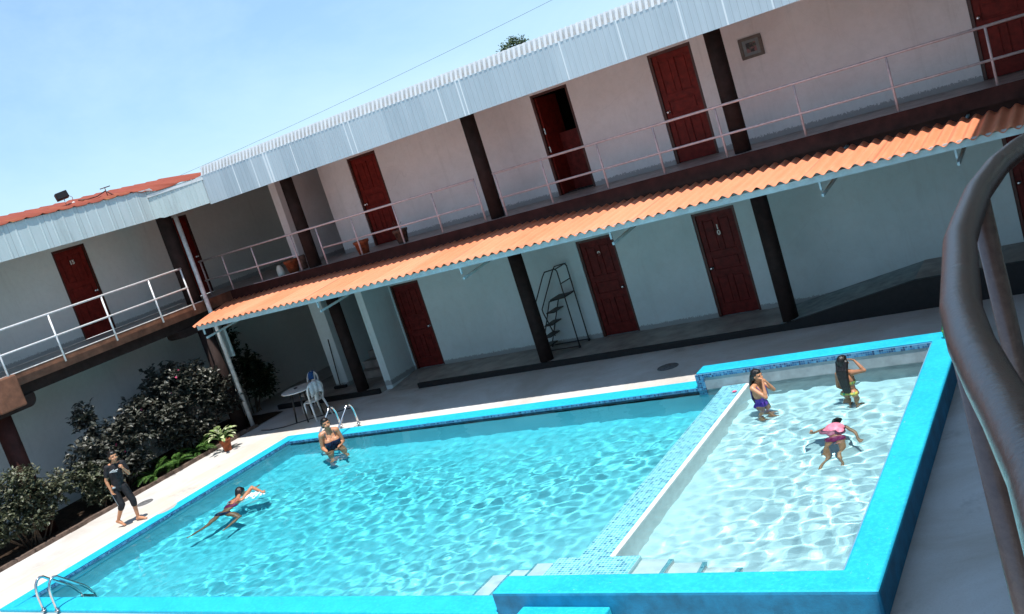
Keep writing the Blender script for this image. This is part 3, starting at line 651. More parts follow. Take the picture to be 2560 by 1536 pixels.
# pool ladders
def ladder(xs, yfoot, ymid, yend, s, label, z0=Z1):
    o = thing('pool_ladder', (sum(xs) / 2, yfoot, z0), label, 'pool ladder', 'chrome pool ladders')
    for x in xs:
        p = [(x, yfoot, z0 - .02), (x, yfoot, .30)]
        for a in [i * PI / 8 for i in range(1, 7)]: p.append((x, yfoot + s * .13 * (1 - math.cos(a)), .30 + .23 * math.sin(a)))
        p += [(x, ymid, .17), (x, ymid + s * .06, .08), (x, yend, -.05), (x, yend, -.75)]
        b = MB(); b.tube(p, .021, 16); b.build('handrail', M['steelrail'], o)
        b = MB(); b.lathe((x, yfoot, z0), [(.04, 0), (.04, .012), (.022, .016)], 16); b.build('foot_flange', M['steelrail'], o)
    for z in (-.25, -.5): b = MB(); b.box(xs[0], xs[1], yend - .035, yend + .035, z - .012, z + .012); b.build('rung', M['steelrail'], o)
    return o
ladder((-14.36, -14.0), 7.08, 7.58, 7.70, 1, 'chrome pool ladder nearest the camera at the left pool corner')
ladder((-14.25, -13.75), 14.0, 13.38, 13.27, -1, 'chrome pool ladder at the far edge behind the seated woman')
# white support pole
b = MB(); b.tube([(-18.03, 15.0, 0), (-18.03, 15.0, 5.29)], .052, 20); put(b, 'support_pole', M['whitemetal'], 'slim white metal pole rising from the deck to the roof corner', 'pole')
b = MB(); b.box(-18.24, -18.0, 15.16, 15.22, 1.75, 2.45); put(b, 'meter_box', M['gutter'], 'pale grey flat box hanging behind the white pole under the gallery', 'box', bevel=.01)
# planted bed
def soilmat():
    m, t, out = nt('bed_soil'); v = pos(t); f = noisen(t, 9, 6, .75, v); c = mixc(t, ramp(t, f, .35, .7), (.018, .012, .008), (.075, .05, .035))
    principled(t, out, c, .95, 0, (noisen(t, 30, 6, .8, v), 1), .1, .04); return m
M['soil'] = soilmat()
b = MB(); n = 60
for i in range(n):
    for j in range(8):
        y0 = -2 + 17.9 * i / n; y1 = -2 + 17.9 * (i + 1) / n; x0 = -20 + 2.12 * j / 8; x1 = -20 + 2.12 * (j + 1) / 8
        def zf(x, y): return .018 + .05 * max(0, noise.noise(Vector((x * 2, y * 2, 1)))) * (1 if x < -17.95 else 0)
        b.quad((x0, y0, zf(x0, y0)), (x1, y0, zf(x1, y0)), (x1, y1, zf(x1, y1)), (x0, y1, zf(x0, y1)))
tag(b.build('planting_bed', M['soil']), kind='structure')
b = MB(); seg = 46
for i in range(seg):
    y0 = -2 + 17 * i / seg; dx = .03 * noise.noise(Vector((i * 1.3, 0, 0)))
    b.box(-17.93 + dx, -17.84 + dx, y0, y0 + 17 / seg - .012, -.02, .075 + .03 * noise.noise(Vector((i * .9, 5, 0))))
put(b, 'bed_edging', basic('edging_stone', (.16, .11, .085), .9, .3, 9, bump=.5), 'low brown stone edging between the planted bed and the white deck', 'edging')
# foliage
def leafmat(name, c0, c1, c2, rough=.4, spec=.5, trans=.15):
    m, t, out = nt(name); oi = t.nodes.new('ShaderNodeNewGeometry')
    r = t.nodes.new('ShaderNodeValToRGB'); e = r.color_ramp.elements; e[0].position = 0; e[0].color = c0 + (1,); e[1].position = 1; e[1].color = c2 + (1,); k = e.new(.55); k.color = c1 + (1,)
    t.links.new(oi.outputs['Random Per Island'], r.inputs[0])
    p = principled(t, out, r.outputs[0], rough, 0, None, spec)
    tr = t.nodes.new('ShaderNodeBsdfTranslucent'); t.links.new(r.outputs[0], tr.inputs[0]); mx = t.nodes.new('ShaderNodeMixShader'); mx.inputs[0].default_value = trans
    t.links.new(p.outputs[0], mx.inputs[1]); t.links.new(tr.outputs[0], mx.inputs[2]); t.links.new(mx.outputs[0], out.inputs[0]); return m
M['leaf_purple'] = leafmat('dusky_leaf', (.026, .027, .022), (.048, .053, .040), (.105, .108, .092), .42, .55, .08)
M['leaf_mixed'] = leafmat('olive_leaf', (.045, .055, .028), (.085, .10, .055), (.16, .16, .11), .45, .5, .12)
M['leaf_green'] = leafmat('fern_leaf', (.03, .085, .014), (.055, .14, .025), (.13, .25, .05), .5, .4, .3)
M['leaf_pale'] = leafmat('variegated_leaf', (.22, .33, .10), (.50, .58, .30), (.70, .74, .52), .45, .4, .25)
M['leaf_tree'] = leafmat('tree_leaf', (.03, .055, .018), (.05, .085, .028), (.08, .12, .04), .5, .4, .15)
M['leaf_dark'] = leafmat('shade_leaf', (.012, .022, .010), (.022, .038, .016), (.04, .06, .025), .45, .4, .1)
M['bark'] = basic('bark', (.16, .11, .075), .85, .25, 12, bump=.6)
M['flower'] = basic('pink_flower', (.70, .10, .22), .6, .15, 30)
rnd = random.Random(11)
def leaf(mb, p, d, nrm, L, Wd, mi=0, droop=.25):
    d = Vector(d).normalized(); s = d.cross(Vector(nrm)).normalized(); n = s.cross(d).normalized(); p = Vector(p)
    a = p; m1 = p + d * L * .35; m2 = p + d * L * .7 - n * L * droop * .3; tip = p + d * L - n * L * droop
    v = [a, m1 + s * Wd * .5 + n * Wd * .12, m1 - s * Wd * .5 + n * Wd * .12, m2 + s * Wd * .42 + n * Wd * .10, m2 - s * Wd * .42 + n * Wd * .10, tip, m1, m2]
    mb.add(v, [(0, 6, 1), (0, 2, 6), (6, 7, 3, 1), (2, 4, 7, 6), (7, 5, 3), (4, 5, 7)], mi, False)
def rdir(z0=-1, z1=1):
    z = rnd.uniform(z0, z1); a = rnd.uniform(0, 2 * PI); r = math.sqrt(max(0, 1 - z * z)); return Vector((r * math.cos(a), r * math.sin(a), z))
def shrub(name, base, stems, blobs, nleaf, L, mat, label, cat='shrub', group=None, flowers=0, up=.25, stemr=.016):
    """blobs: (centre, radii); leaves gather on twigs that run from the stems to points in the blobs"""
    o = thing(name, base, label, cat, group); b = MB(); lf = MB(); base = Vector(base); vol = [r[0] * r[1] * r[2] for c, r in blobs]; tot = sum(vol); fl = MB()
    for (c, r), vv in zip(blobs, vol):
        c = Vector(c); k = max(1, int(stems * (vv / tot) ** .6))
        for i in range(k):
            e = c + Vector((rdir().x * r[0] * .4, rdir().y * r[1] * .4, -r[2] * .3)); s0 = base + Vector((rnd.uniform(-.12, .12), (c.y - base.y) * .35 + rnd.uniform(-.1, .1), 0)); mid = s0.lerp(e, .5) + Vector((rnd.uniform(-.08, .08), rnd.uniform(-.08, .08), .08))
            b.tube([s0, mid, e], [stemr, stemr * .75, stemr * .4], 7)
        nt_ = int(nleaf / 7 * vv / tot)
        for i in range(nt_):
            q = rdir(); rad = rnd.random() ** .38; p = c + Vector((q.x * r[0], q.y * r[1], q.z * r[2])) * rad * (1 + .22 * noise.noise(c + q * 2.3))
            tw = (q + Vector((0, 0, up))).normalized(); tl = L * rnd.uniform(.8, 2.2)
            if rnd.random() < .35: b.tube([p - tw * tl, p], [.004, .0025], 5, cap=False)
            for j in range(7):
                f = j / 6; pp = p - tw * tl * (1 - f) * .9; dd = (rdir(-.5, .7) + tw * .5).normalized()
                ll = L * rnd.uniform(.6, 1.2); leaf(lf, pp, dd, Vector((0, 0, 1)) + rdir() * .55, ll, ll * rnd.uniform(.42, .6))
        for i in range(int(flowers * vv / tot + .5)):
            q = rdir(-.1, 1); p = c + Vector((q.x * r[0], q.y * r[1], q.z * r[2])) * .97
            for j in range(5): leaf(fl, p, rdir(), rdir(), .035, .028)
    b.build('stem', M['bark'], o); lf.build('foliage', M[mat], o)
    if flowers: fl.build('flower', M['flower'], o)
    return o
GS = 'dusky leaved shrubs in the planted bed'
shrub('shrub', (-18.75, 13.6, .03), 9, [((-18.65, 13.75, 1.60), (.60, .95, .58)), ((-18.45, 14.45, 1.25), (.55, .70, .50)), ((-18.4, 13.2, 1.10), (.55, .8, .48)), ((-18.75, 13.6, 1.95), (.35, .5, .30)), ((-18.4, 14.8, .75), (.42, .42, .38)), ((-18.5, 13.6, .55), (.45, 1.0, .32))], 8200, .13, 'leaf_purple', 'tallest dusky dark leaved shrub in the middle of the planted bed', flowers=5, group=GS)
shrub('shrub', (-18.7, 11.6, .03), 8, [((-18.55, 11.40, 1.62), (.30, .34, .62)), ((-18.45, 12.1, 1.20), (.5, .62, .50)), ((-18.35, 11.1, 1.0), (.48, .6, .48)), ((-18.5, 12.6, 1.45), (.38, .45, .42)), ((-18.4, 11.7, .55), (.45, .8, .35))], 6200, .13, 'leaf_purple', 'dusky shrub with a narrow upright tip left of the tallest shrub', flowers=3, group=GS)
shrub('shrub', (-18.25, 9.35, .03), 8, [((-18.2, 9.35, 1.15), (.42, .60, .48)), ((-18.15, 8.7, .8), (.4, .5, .5)), ((-18.2, 10.05, .85), (.36, .42, .36)), ((-18.2, 9.4, .6), (.4, .6, .38))], 6500, .09, 'leaf_mixed', 'dense olive leaved shrub at the left edge in front of the brown column', flowers=0, group=GS)
shrub('shrub', (-18.2, 10.85, .03), 6, [((-18.2, 10.75, .72), (.34, .42, .40)), ((-18.15, 10.95, .35), (.3, .45, .25))], 3200, .09, 'leaf_mixed', 'low olive shrub directly behind the walking boy', flowers=0, group=GS)
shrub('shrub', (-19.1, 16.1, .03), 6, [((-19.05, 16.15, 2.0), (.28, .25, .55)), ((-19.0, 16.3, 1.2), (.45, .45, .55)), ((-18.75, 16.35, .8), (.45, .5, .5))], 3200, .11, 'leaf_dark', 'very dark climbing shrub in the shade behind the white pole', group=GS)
def fern(base, nfr, L, label, seed):
    r = random.Random(seed); o = thing('fern', base, label, 'fern', 'bright green ferns under the shrubs'); b = MB(); base = Vector(base)
    for i in range(nfr):
        a = r.uniform(0, 2 * PI); e = r.uniform(.5, 1.2); d = Vector((math.cos(a), math.sin(a), 0)); p = base.copy(); v = d * math.cos(e) + Vector((0, 0, math.sin(e)))
        st = L * r.uniform(.7, 1.15) / 12
        for k in range(12):
            q = p + v * st; s = v.cross(Vector((0, 0, 1))).normalized(); w = .11 * math.sin(PI * (k + 1.2) / 13.5)
            for sg in (-1, 1): leaf(b, p, s * sg + v * .6, (0, 0, 1), w, .018, 0, .3); leaf(b, p.lerp(q, .5), s * sg + v * .6, (0, 0, 1), w, .018, 0, .3)
            p = q; v = (v + Vector((0, 0, -.14))).normalized()
    b.build('frond', M['leaf_green'], o); return o
fern((-18.15, 12.15, .05), 16, .62, 'bright green fern growing just right of the walking boy', 3)
fern((-18.25, 12.85, .05), 18, .66, 'bright green fern under the middle of the tallest shrub', 4)
fern((-18.2, 13.45, .05), 16, .55, 'bright green fern next to the terracotta potted plant', 5)
# potted plant on the deck
M['terra'] = basic('terracotta', (.33, .085, .030), .75, .3, 14, bump=.3)
M['terra_old'] = basic('weathered_terracotta', (.16, .085, .06), .8, .4, 10, bump=.4)
def pot(name, c, r, h, mat, label, group=None, foliage=None):
    o = thing(name, c, label, 'plant pot', group); b = MB()
    b.lathe(c, [(r * .72, 0), (r * .98, h * .80), (r * 1.08, h * .80), (r * 1.12, h), (r * .98, h), (r * .92, h * .88), (0, h * .86)], 28); b.build('pot', M[mat], o)
    b = MB(); b.lathe(c, [(r * .9, h * .865), (0, h * .89)], 20); b.build('soil', M['soil'], o); return o
o = pot('potted_plant', (-17.30, 13.52, 0), .115, .27, 'terra', 'terracotta pot with pale variegated leaves on the sunlit deck beside the ferns')
lf = MB(); st = MB()
for i in range(46):
    a = rnd.uniform(0, 2 * PI); e = rnd.uniform(.45, 1.4); d = Vector((math.cos(a) * math.cos(e), math.sin(a) * math.cos(e), math.sin(e))); l = rnd.uniform(.12, .34); p0 = Vector((-17.33, 13.50, .24)); p1 = p0 + d * l
    st.tube([p0, p0 + d * l * .5 + Vector((0, 0, .02)), p1], .004, 5, cap=False); leaf(lf, p1, d + Vector((0, 0, -.55)), Vector((0, 0, 1)) + rdir() * .3, rnd.uniform(.10, .19), rnd.uniform(.06, .10), 0, .3)
st.build('stem', M['leaf_green'], o); lf.build('foliage', M['leaf_pale'], o)
# pots on the upper gallery
pot('plant_pot', (-16.25, 16.22, SF), .165, .30, 'terra', 'orange terracotta pot beside the white jug on the upper gallery')
b = MB(); b.lathe((-16.62, 16.16, SF), [(.075, 0), (.085, .02), (.085, .17), (.06, .21), (.05, .24), (.055, .25), (0, .25)], 20); put(b, 'jug', basic('white_jug', (.62, .66, .58), .4, .15, 9), 'small whitish plastic jug standing left of the orange pot', 'jug')
b = MB(); b.lathe((-15.98, 16.3, SF), [(.08, 0), (.10, .3), (.085, .33), (0, .33)], 14); put(b, 'vase', M['terra_old'], 'narrow pale brown vase between the orange pot and the corner column', 'vase')
pot('plant_pot', (-13.95, 16.12, SF), .16, .30, 'terra', 'dull orange pot on the gallery between two railing posts near a closed door')
o = pot('plant_pot', (-12.92, 16.25, SF), .15, .30, 'terra_old', 'dark weathered pot with a bare twig in front of the maroon gallery door')
b = MB()
for i in range(7): d = rdir(.2, .9); b.tube([(-12.92, 16.25, SF + .26), Vector((-12.92, 16.25, SF + .3)) + d * .14, Vector((-12.92, 16.25, SF + .32)) + d * .24 + Vector((.03, 0, -.02))], .004, 5, cap=False)
b.build('twig', M['bark'], o)
# framed picture on the gallery wall
o = thing('framed_picture', (-5.0, YW, 4.875), 'small square framed picture hanging on the white gallery wall', 'picture')
b = MB()
for a0, a1, q0, q1 in ((-5.205, -4.795, 5.01, 5.06), (-5.205, -4.795, 4.69, 4.74), (-5.205, -5.15, 4.74, 5.01), (-4.85, -4.795, 4.74, 5.01)): b.box(a0, a1, YW - .03, YW - .002, q0, q1)
b.build('frame', basic('taupe_frame', (.17, .14, .12), .6, .2, 20), o, .004)
b = MB(); b.box(-5.15, -4.85, YW - .018, YW - .003, 4.74, 5.01); b.build('mat_board', basic('grey_mat_board', (.22, .25, .255), .7, .1, 20), o)
m, t, out = nt('dim_flower_print'); v = pos(t); f = noisen(t, 16, 3, .6, v); c = mixc(t, ramp(t, f, .46, .56), (.02, .018, .018), (.28, .12, .12)); g = noisen(t, 11, 2, .5, v); c = mixc(t, ramp(t, g, .56, .64), c, (.10, .12, .07)); principled(t, out, c, .4)
b = MB(); b.box(-5.09, -4.91, YW - .021, YW - .0185, 4.79, 4.96); b.build('print', m, o)
# rolling platform ladder by door 9
o = thing('platform_ladder', (-10.2, 17.05, .12), 'dark metal rolling platform steps with handrails beside door 9', 'step ladder')
M['oldmetal'] = basic('dark_old_metal', (.040, .034, .030), .5, .3, 20, metal=0)
for y in (16.82, 17.27):
    b = MB(); b.tube([(-9.83, y, .14), (-9.83, y, 1.80), (-9.87, y, 1.85), (-10.12, y, 1.83), (-10.2, y, 1.74), (-10.72, y, .98), (-10.72, y, .9), (-10.6, y, .35)], .014, 8); b.build('handrail', M['oldmetal'], o)
    b = MB(); b.tube([(-9.85, y, 1.235), (-10.22, y, 1.20), (-10.76, y, .14)], .014, 8); b.build('stringer', M['oldmetal'], o)
    b = MB(); b.tube([(-9.83, y, .16), (-10.76, y, .16)], .012, 8); b.build('base_rail', M['oldmetal'], o)
for z in (1.52, 1.85): b = MB(); b.tube([(-9.84, 16.82, z), (-9.84, 17.27, z)], .012, 8); b.build('cross_bar', M['oldmetal'], o)
for x, z, w in ((-10.03, 1.225, .17), (-10.28, .96, .10), (-10.42, .70, .10), (-10.55, .45, .10), (-10.67, .24, .10)):
    b = MB(); b.obox((x, 17.045, z), (1, 0, 0), (0, 1, 0), (0, 0, 1), w, .215, .012); b.build('tread', M['oldmetal'], o)
for x, y in ((-9.83, 16.82), (-9.83, 17.27), (-10.74, 16.82), (-10.74, 17.27)): b = MB(); b.tube([(x, y - .012, .148), (x, y + .012, .148)], .03, 12); b.build('wheel', M['black'], o)
# plastic table and chairs
M['plastic'] = basic('white_plastic', (.82, .80, .76), .35, .12, 9)
o = thing('round_table', (-16.12, 15.02, 0), 'round white plastic table under the canopy beside two chairs', 'table')
b = MB(); b.lathe((-16.12, 15.02, .72), [(0, 0), (.40, 0), (.43, .006), (.435, .018), (.43, .028), (.40, .03), (0, .03)], 40); b.build('tabletop', M['plastic'], o)
for a in (.6, 2.17, 3.74, 5.3): b = MB(); b.tube([(-16.12 + .22 * math.cos(a), 15.02 + .22 * math.sin(a), .72), (-16.12 + .33 * math.cos(a), 15.02 + .33 * math.sin(a), .0)], [.025, .018], 10); b.build('leg', M['oldmetal'], o)
b = MB(); b.lathe((-16.25, 15.02, .752), [(.04, 0), (.05, .018), (.042, .02), (.03, .006), (0, .006)], 18); put(b, 'ashtray', M['black'], 'small dark ashtray on the round white table', 'ashtray')
def chair(loc, yaw, label):
    o = thing('plastic_chair', (0, 0, 0), label, 'chair', 'white plastic chairs at the round table'); o.location = (0, 0, 0)
    # front = +y
    parts = []
    b = MB(); b.lathe((0, 0, .425), [(0, 0), (.17, 0), (.205, .006), (.215, .018), (.205, .026), (.17, .018), (0, .012)], 32); parts.append(b.build('seat', M['plastic'], o))
    for sx in (-1, 1):
        b = MB(); b.tube([(sx * .16, .15, .43), (sx * .20, .19, 0)], [.024, .016], 10); parts.append(b.build('leg', M['plastic'], o))
        b = MB(); b.tube([(sx * .17, -.13, .43), (sx * .22, -.22, 0)], [.026, .017], 10); parts.append(b.build('leg', M['plastic'], o))
    p = [(-.17, -.13, .43), (-.195, -.19, .60), (-.20, -.225, .72)] + [(-.20 * math.cos(a), -.235 - .02 * math.sin(a), .72 + .16 * math.sin(a)) for a in [PI * i / 10 for i in range(1, 10)]] + [(.20, -.225, .72), (.195, -.19, .60), (.17, -.13, .43)]
    b = MB(); b.tube(p, .021, 10); parts.append(b.build('back_frame', M['plastic'], o))
    b = MB(); prof = [(.062, -.165, .44), (.055, -.20, .58), (.085, -.235, .72), (.13, -.252, .85)]
    v = [(-w_, y_, z_) for w_, y_, z_ in prof] + [(w_, y_, z_) for w_, y_, z_ in prof] + [(-w_, y_ - .008, z_) for w_, y_, z_ in prof] + [(w_, y_ - .008, z_) for w_, y_, z_ in prof]
    b.add(v, [(i, i + 1, i + 5, i + 4) for i in range(3)] + [(8 + i, 12 + i, 13 + i, 9 + i) for i in range(3)] + [(i, 8 + i, 9 + i, i + 1) for i in range(3)] + [(4 + i, 5 + i, 13 + i, 12 + i) for i in range(3)], 0, True); parts.append(b.build('back_splat', M['plastic'], o))
    o.location = loc; o.rotation_euler = (0, 0, yaw); return o
ca = chair((-15.74, 14.93, 0), PI / 2 - .25, 'white plastic chair nearest the pool ladder with a pale towel over its back')
cb = chair((-16.52, 15.62, 0), PI - .15, 'white plastic chair behind the table with a blue cloth on its back')
def towel(name, loc, yaw, mat, label, w, drop, seed):
    b = MB(); n = 18; rows = []
    prof = [(.022, -.20 + .0, .88 - drop * .75), (.028, -.20, .80), (.026, -.22, .865), (.0, -.262, .905), (-.03, -.29, .86), (-.035, -.285, .88 - drop * .6), (-.03, -.27, .88 - drop)]
    Mz = Matrix.Rotation(yaw, 3, 'Z'); v = []
    for k, (dy, y, z) in enumerate(prof):
        for i in range(n + 1):
            u = -w + 2 * w * i / n; wob = .010 * math.sin(u * 55 + seed + k * .7) + .006 * math.sin(u * 23 + k); arch = -.16 * (1 - math.sqrt(max(0, 1 - (u / .215) ** 2)))
            v.append(Mz @ Vector((u, y + (wob if k not in (3,) else 0) + (.02 if k < 3 else -.004), z + arch + (.012 * math.sin(u * 17 + seed) if k in (0, 6) else 0))) + Vector(loc))
    b.add(v, [(k * (n + 1) + i, k * (n + 1) + i + 1, (k + 1) * (n + 1) + i + 1, (k + 1) * (n + 1) + i) for k in range(len(prof) - 1) for i in range(n)], 0, True)
    o = put(b, name, mat, label, 'towel'); s = o.modifiers.new('thick', 'SOLIDIFY'); s.thickness = .006; s.offset = 0; return o
towel('towel', (-15.74, 14.93, 0), PI / 2 - .25, basic('pale_blue_cloth', (.66, .68, .69), .9, .15, 30), 'pale grey blue towel draped over the back of the nearer chair', .165, .26, 1)
towel('towel', (-16.52, 15.62, 0), PI - .15, basic('blue_cloth', (.02, .10, .30), .9, .15, 30), 'bright blue cloth hanging on the back of the farther chair', .10, .22, 4)
# broom, hose, covers, bottle, flower
o = thing('broom', (-16.62, 16.8, .115), 'broom with a thin dark stick leaning on the pale pier in the corner recess', 'broom')
b = MB(); b.tube([(-16.66, 16.80, .17), (-16.62, 16.885, 1.36)], .012, 8); b.build('stick', M['black'], o)
b = MB(); b.box(-16.86, -16.46, 16.76, 16.83, .117, .19); b.build('brush_head', M['black'], o, .01)
b = MB(); b.tube([(-17.35, 14.62, .012), (-17.0, 14.55, .012), (-16.6, 14.62, .012), (-16.3, 14.80, .012), (-15.9, 15.05, .012), (-15.5, 15.18, .012), (-15.1, 15.35, .012)], .012, 8); put(b, 'hose', M['black'], 'thin black hose lying on the shaded deck under the table', 'hose')
M['cover'] = basic('cast_cover', (.17, .17, .175), .7, .3, 20, bump=.6)
def cover(x, y, r, label):
    b = MB(); b.lathe((x, y, .002), [(0, .006), (r * .8, .006), (r * .82, .002), (r * .88, .002), (r * .9, .008), (r, .008), (r * 1.03, .001)], 36); put(b, 'drain_cover', M['cover'], label, 'drain cover', 'round drain covers in the deck')
cover(-7.15, 14.96, .19, 'round dark drain cover in the shaded deck near the raised pool corner'); cover(-17.01, 10.98, .16, 'round grey drain cover in the sunlit deck right of the walking boy')
o = thing('soda_bottle', (-2.335, 13.50, Z2), 'green plastic soda bottle with an orange cap on the far pool corner', 'bottle'); c0 = (-2.335, 13.50, Z2)
m, t, out = nt('green_pet'); p = principled(t, out, (.03, .30, .12), .12, 0, None, .5); p.inputs['Transmission Weight'].default_value = .35
b = MB(); b.lathe(c0, [(.028, 0), (.034, .012), (.034, .06), (.030, .07), (.034, .08), (.033, .125), (.022, .17), (.013, .195), (.013, .205)], 20); b.build('bottle_body', m, o)
b = MB(); b.lathe(c0, [(.0348, .078), (.0348, .122)], 20); b.build('bottle_label', basic('lime_label', (.25, .42, .05), .5, .3, 60), o)
b = MB(); b.lathe(c0, [(.015, .203), (.015, .222), (0, .223)], 16); b.build('cap', basic('orange_cap', (.62, .16, .05), .4), o)
b = MB()
for i in range(6): a = i * PI / 3; leaf(b, (-5.32, 13.1, .032), (math.cos(a), math.sin(a), .5), (0, 0, 1), .045, .03)
put(b, 'fallen_flower', M['flower'], 'tiny pink flower lying on the pale mosaic pool divider', 'flower')
# tree and cable beyond the roof
o = thing('tree', (-16.9, 30, 0), 'top of a leafy dark green tree showing above the metal roof', 'tree')
b = MB(); b.tube([(-16.9, 30, 0), (-16.8, 30.1, 3), (-16.9, 30, 5.2)], [.22, .17, .12], 14)
tips = [(-17.25, 30, 7.35), (-16.95, 30.1, 7.62), (-16.45, 29.9, 7.75), (-16.15, 30.0, 7.6), (-16.7, 30.2, 7.3), (-17.5, 30.1, 6.6), (-15.9, 29.9, 6.6), (-16.6, 29.5, 6.7), (-17.0, 30.6, 6.5)]
for p in tips: b.tube([(-16.9, 30, 4.9), Vector((-16.85, 30, 5.9)).lerp(Vector(p), .4), p], [.09, .05, .02], 8)
b.build('trunk', M['bark'], o); lf = MB()
for p in tips:
    for i in range(330):
        q = rdir(); pp = Vector(p) + q * rnd.random() ** .5 * rnd.uniform(.16, .34) * (1 if p[2] > 7 else 1.6); leaf(lf, pp, rdir(-.5, .8), rdir(0, 1), rnd.uniform(.05, .10), .05)
lf.build('crown', M['leaf_tree'], o)
b = MB(); pts = []
for i in range(41):
    f = i / 40; pts.append((8 - 42 * f, 22, 9.4 - 2.75 * min(1, f * 1.0) + 2.2 * (f - .0) ** 2 * .0 - 2.6 * f * (1 - f)))
b.tube(pts, .004, 6); put(b, 'overhead_cable', M['black'], 'thin dark cable sagging across the sky above the metal roof', 'cable')
# ------------------------------------------------------------------ people
def remesh_obj(mb, name, mats, parent, voxel=.007, smooth=3, cut=None, zones=None):
    """fuse overlapping closed volumes into one continuous skin; zones: (centre, radius, material index)"""
    me = bpy.data.meshes.new('tmp'); me.from_pydata([tuple(v) for v in mb.v], [], mb.f)
    bm = bmesh.new(); bm.from_mesh(me); bmesh.ops.remove_doubles(bm, verts=bm.verts, dist=1e-6); bmesh.ops.recalc_face_normals(bm, faces=bm.faces); bm.to_mesh(me); bm.free()
    o = bpy.data.objects.new('tmp', me); C.objects.link(o)
    r = o.modifiers.new('r', 'REMESH'); r.mode = 'VOXEL'; r.voxel_size = voxel; r.use_smooth_shade = True
    if smooth: s = o.modifiers.new('s', 'SMOOTH'); s.factor = .5; s.iterations = smooth
    bpy.context.view_layer.update(); dg = bpy.context.evaluated_depsgraph_get(); m2 = bpy.data.meshes.new_from_object(o.evaluated_get(dg)); bpy.data.objects.remove(o); bpy.data.meshes.remove(me)
    if cut:
        bm = bmesh.new(); bm.from_mesh(m2)
        for co, no in cut: bmesh.ops.bisect_plane(bm, geom=bm.verts[:] + bm.edges[:] + bm.faces[:], plane_co=co, plane_no=no, clear_outer=True)
        bm.to_mesh(m2); bm.free()
    m2.name = name; m2.materials.clear()
    for m in mats: m2.materials.append(m)
    if zones:
        for p in m2.polygons:
            for c, rad, mi in zones:
                if (p.center - Vector(c)).length < rad: p.material_index = mi
    for p in m2.polygons: p.use_smooth = True
    if parent: m2.transform(Matrix.Translation(-world_loc(parent)))
    r = bpy.data.objects.new(name, m2); C.objects.link(r)
    if parent: r.parent = parent
    return r
def skinmat(name, col):
    m, t, out = nt(name); v = pos(t); f = noisen(t, 14, 4, .6, v); c = mixc(t, ramp(t, f, .3, .7), tuple(x * .85 for x in col), tuple(min(1, x * 1.1) for x in col))
    p = principled(t, out, c, .42, 0, None, .45); p.inputs['Subsurface Weight'].default_value = .08; p.inputs['Subsurface Radius'].default_value = (.02, .008, .004); p.inputs['Subsurface Scale'].default_value = .3; return m
M['skin'] = skinmat('skin_tan', (.50, .235, .125)); M['skin_d'] = skinmat('skin_brown', (.40, .18, .095)); M['skin_m'] = skinmat('skin_warm', (.47, .22, .12))
M['eye'] = basic('eye_dark', (.02, .012, .01), .4); M['lip'] = basic('lip', (.26, .075, .06), .5)
M['hair'] = basic('black_wet_hair', (.012, .009, .008), .32, .3, 60, bump=.6, bscale=90, spec=.5)
def frame(right, up):
    u = Vector(up).normalized(); r = Vector(right); r = (r - u * r.dot(u)).normalized(); f = u.cross(r)
    return Matrix((r, f, u)).transposed()      # columns: right, forward, up
def hand(mb, w, d, n, s, curl=.5, side=1):
    """w wrist, d direction of hand, n palm normal (fingers curl towards it)"""
    d = Vector(d).normalized(); n = Vector(n); n = (n - d * n.dot(d)).normalized(); x = d.cross(n) * side; w = Vector(w)
    Mh = Matrix((x, n, d)).transposed(); pc = w + d * .045 * s
    mb.ell(pc, (.037 * s, .016 * s, .048 * s), Mh, 12, 8)
    for i, (off, L) in enumerate(((-.027, .062), (-.009, .072), (.009, .067), (.026, .052))):
        b0 = w + d * .080 * s + x * off * s; L *= s; a = curl * (.9 + .12 * i); d1 = (d * math.cos(a) + n * math.sin(a)); a2 = a * 2.1; d2 = d * math.cos(a2) + n * math.sin(a2)
        p1 = b0 + d1 * L * .52; mb.capsule(b0 - d * .012 * s, .0088 * s, p1, .0080 * s, 8); mb.capsule(p1, .0080 * s, p1 + d2 * L * .48, .0066 * s, 8)
    t0 = w + d * .03 * s - x * .030 * s; t1 = t0 + (d * .7 - x * .65 + n * .35).normalized() * .034 * s; mb.capsule(w + d * .018 * s - x * .016 * s, .013 * s, t1, .0095 * s, 8); mb.capsule(t1, .0095 * s, t1 + (d * .85 - x * .15 + n * .5).normalized() * .028 * s, .0078 * s, 8)
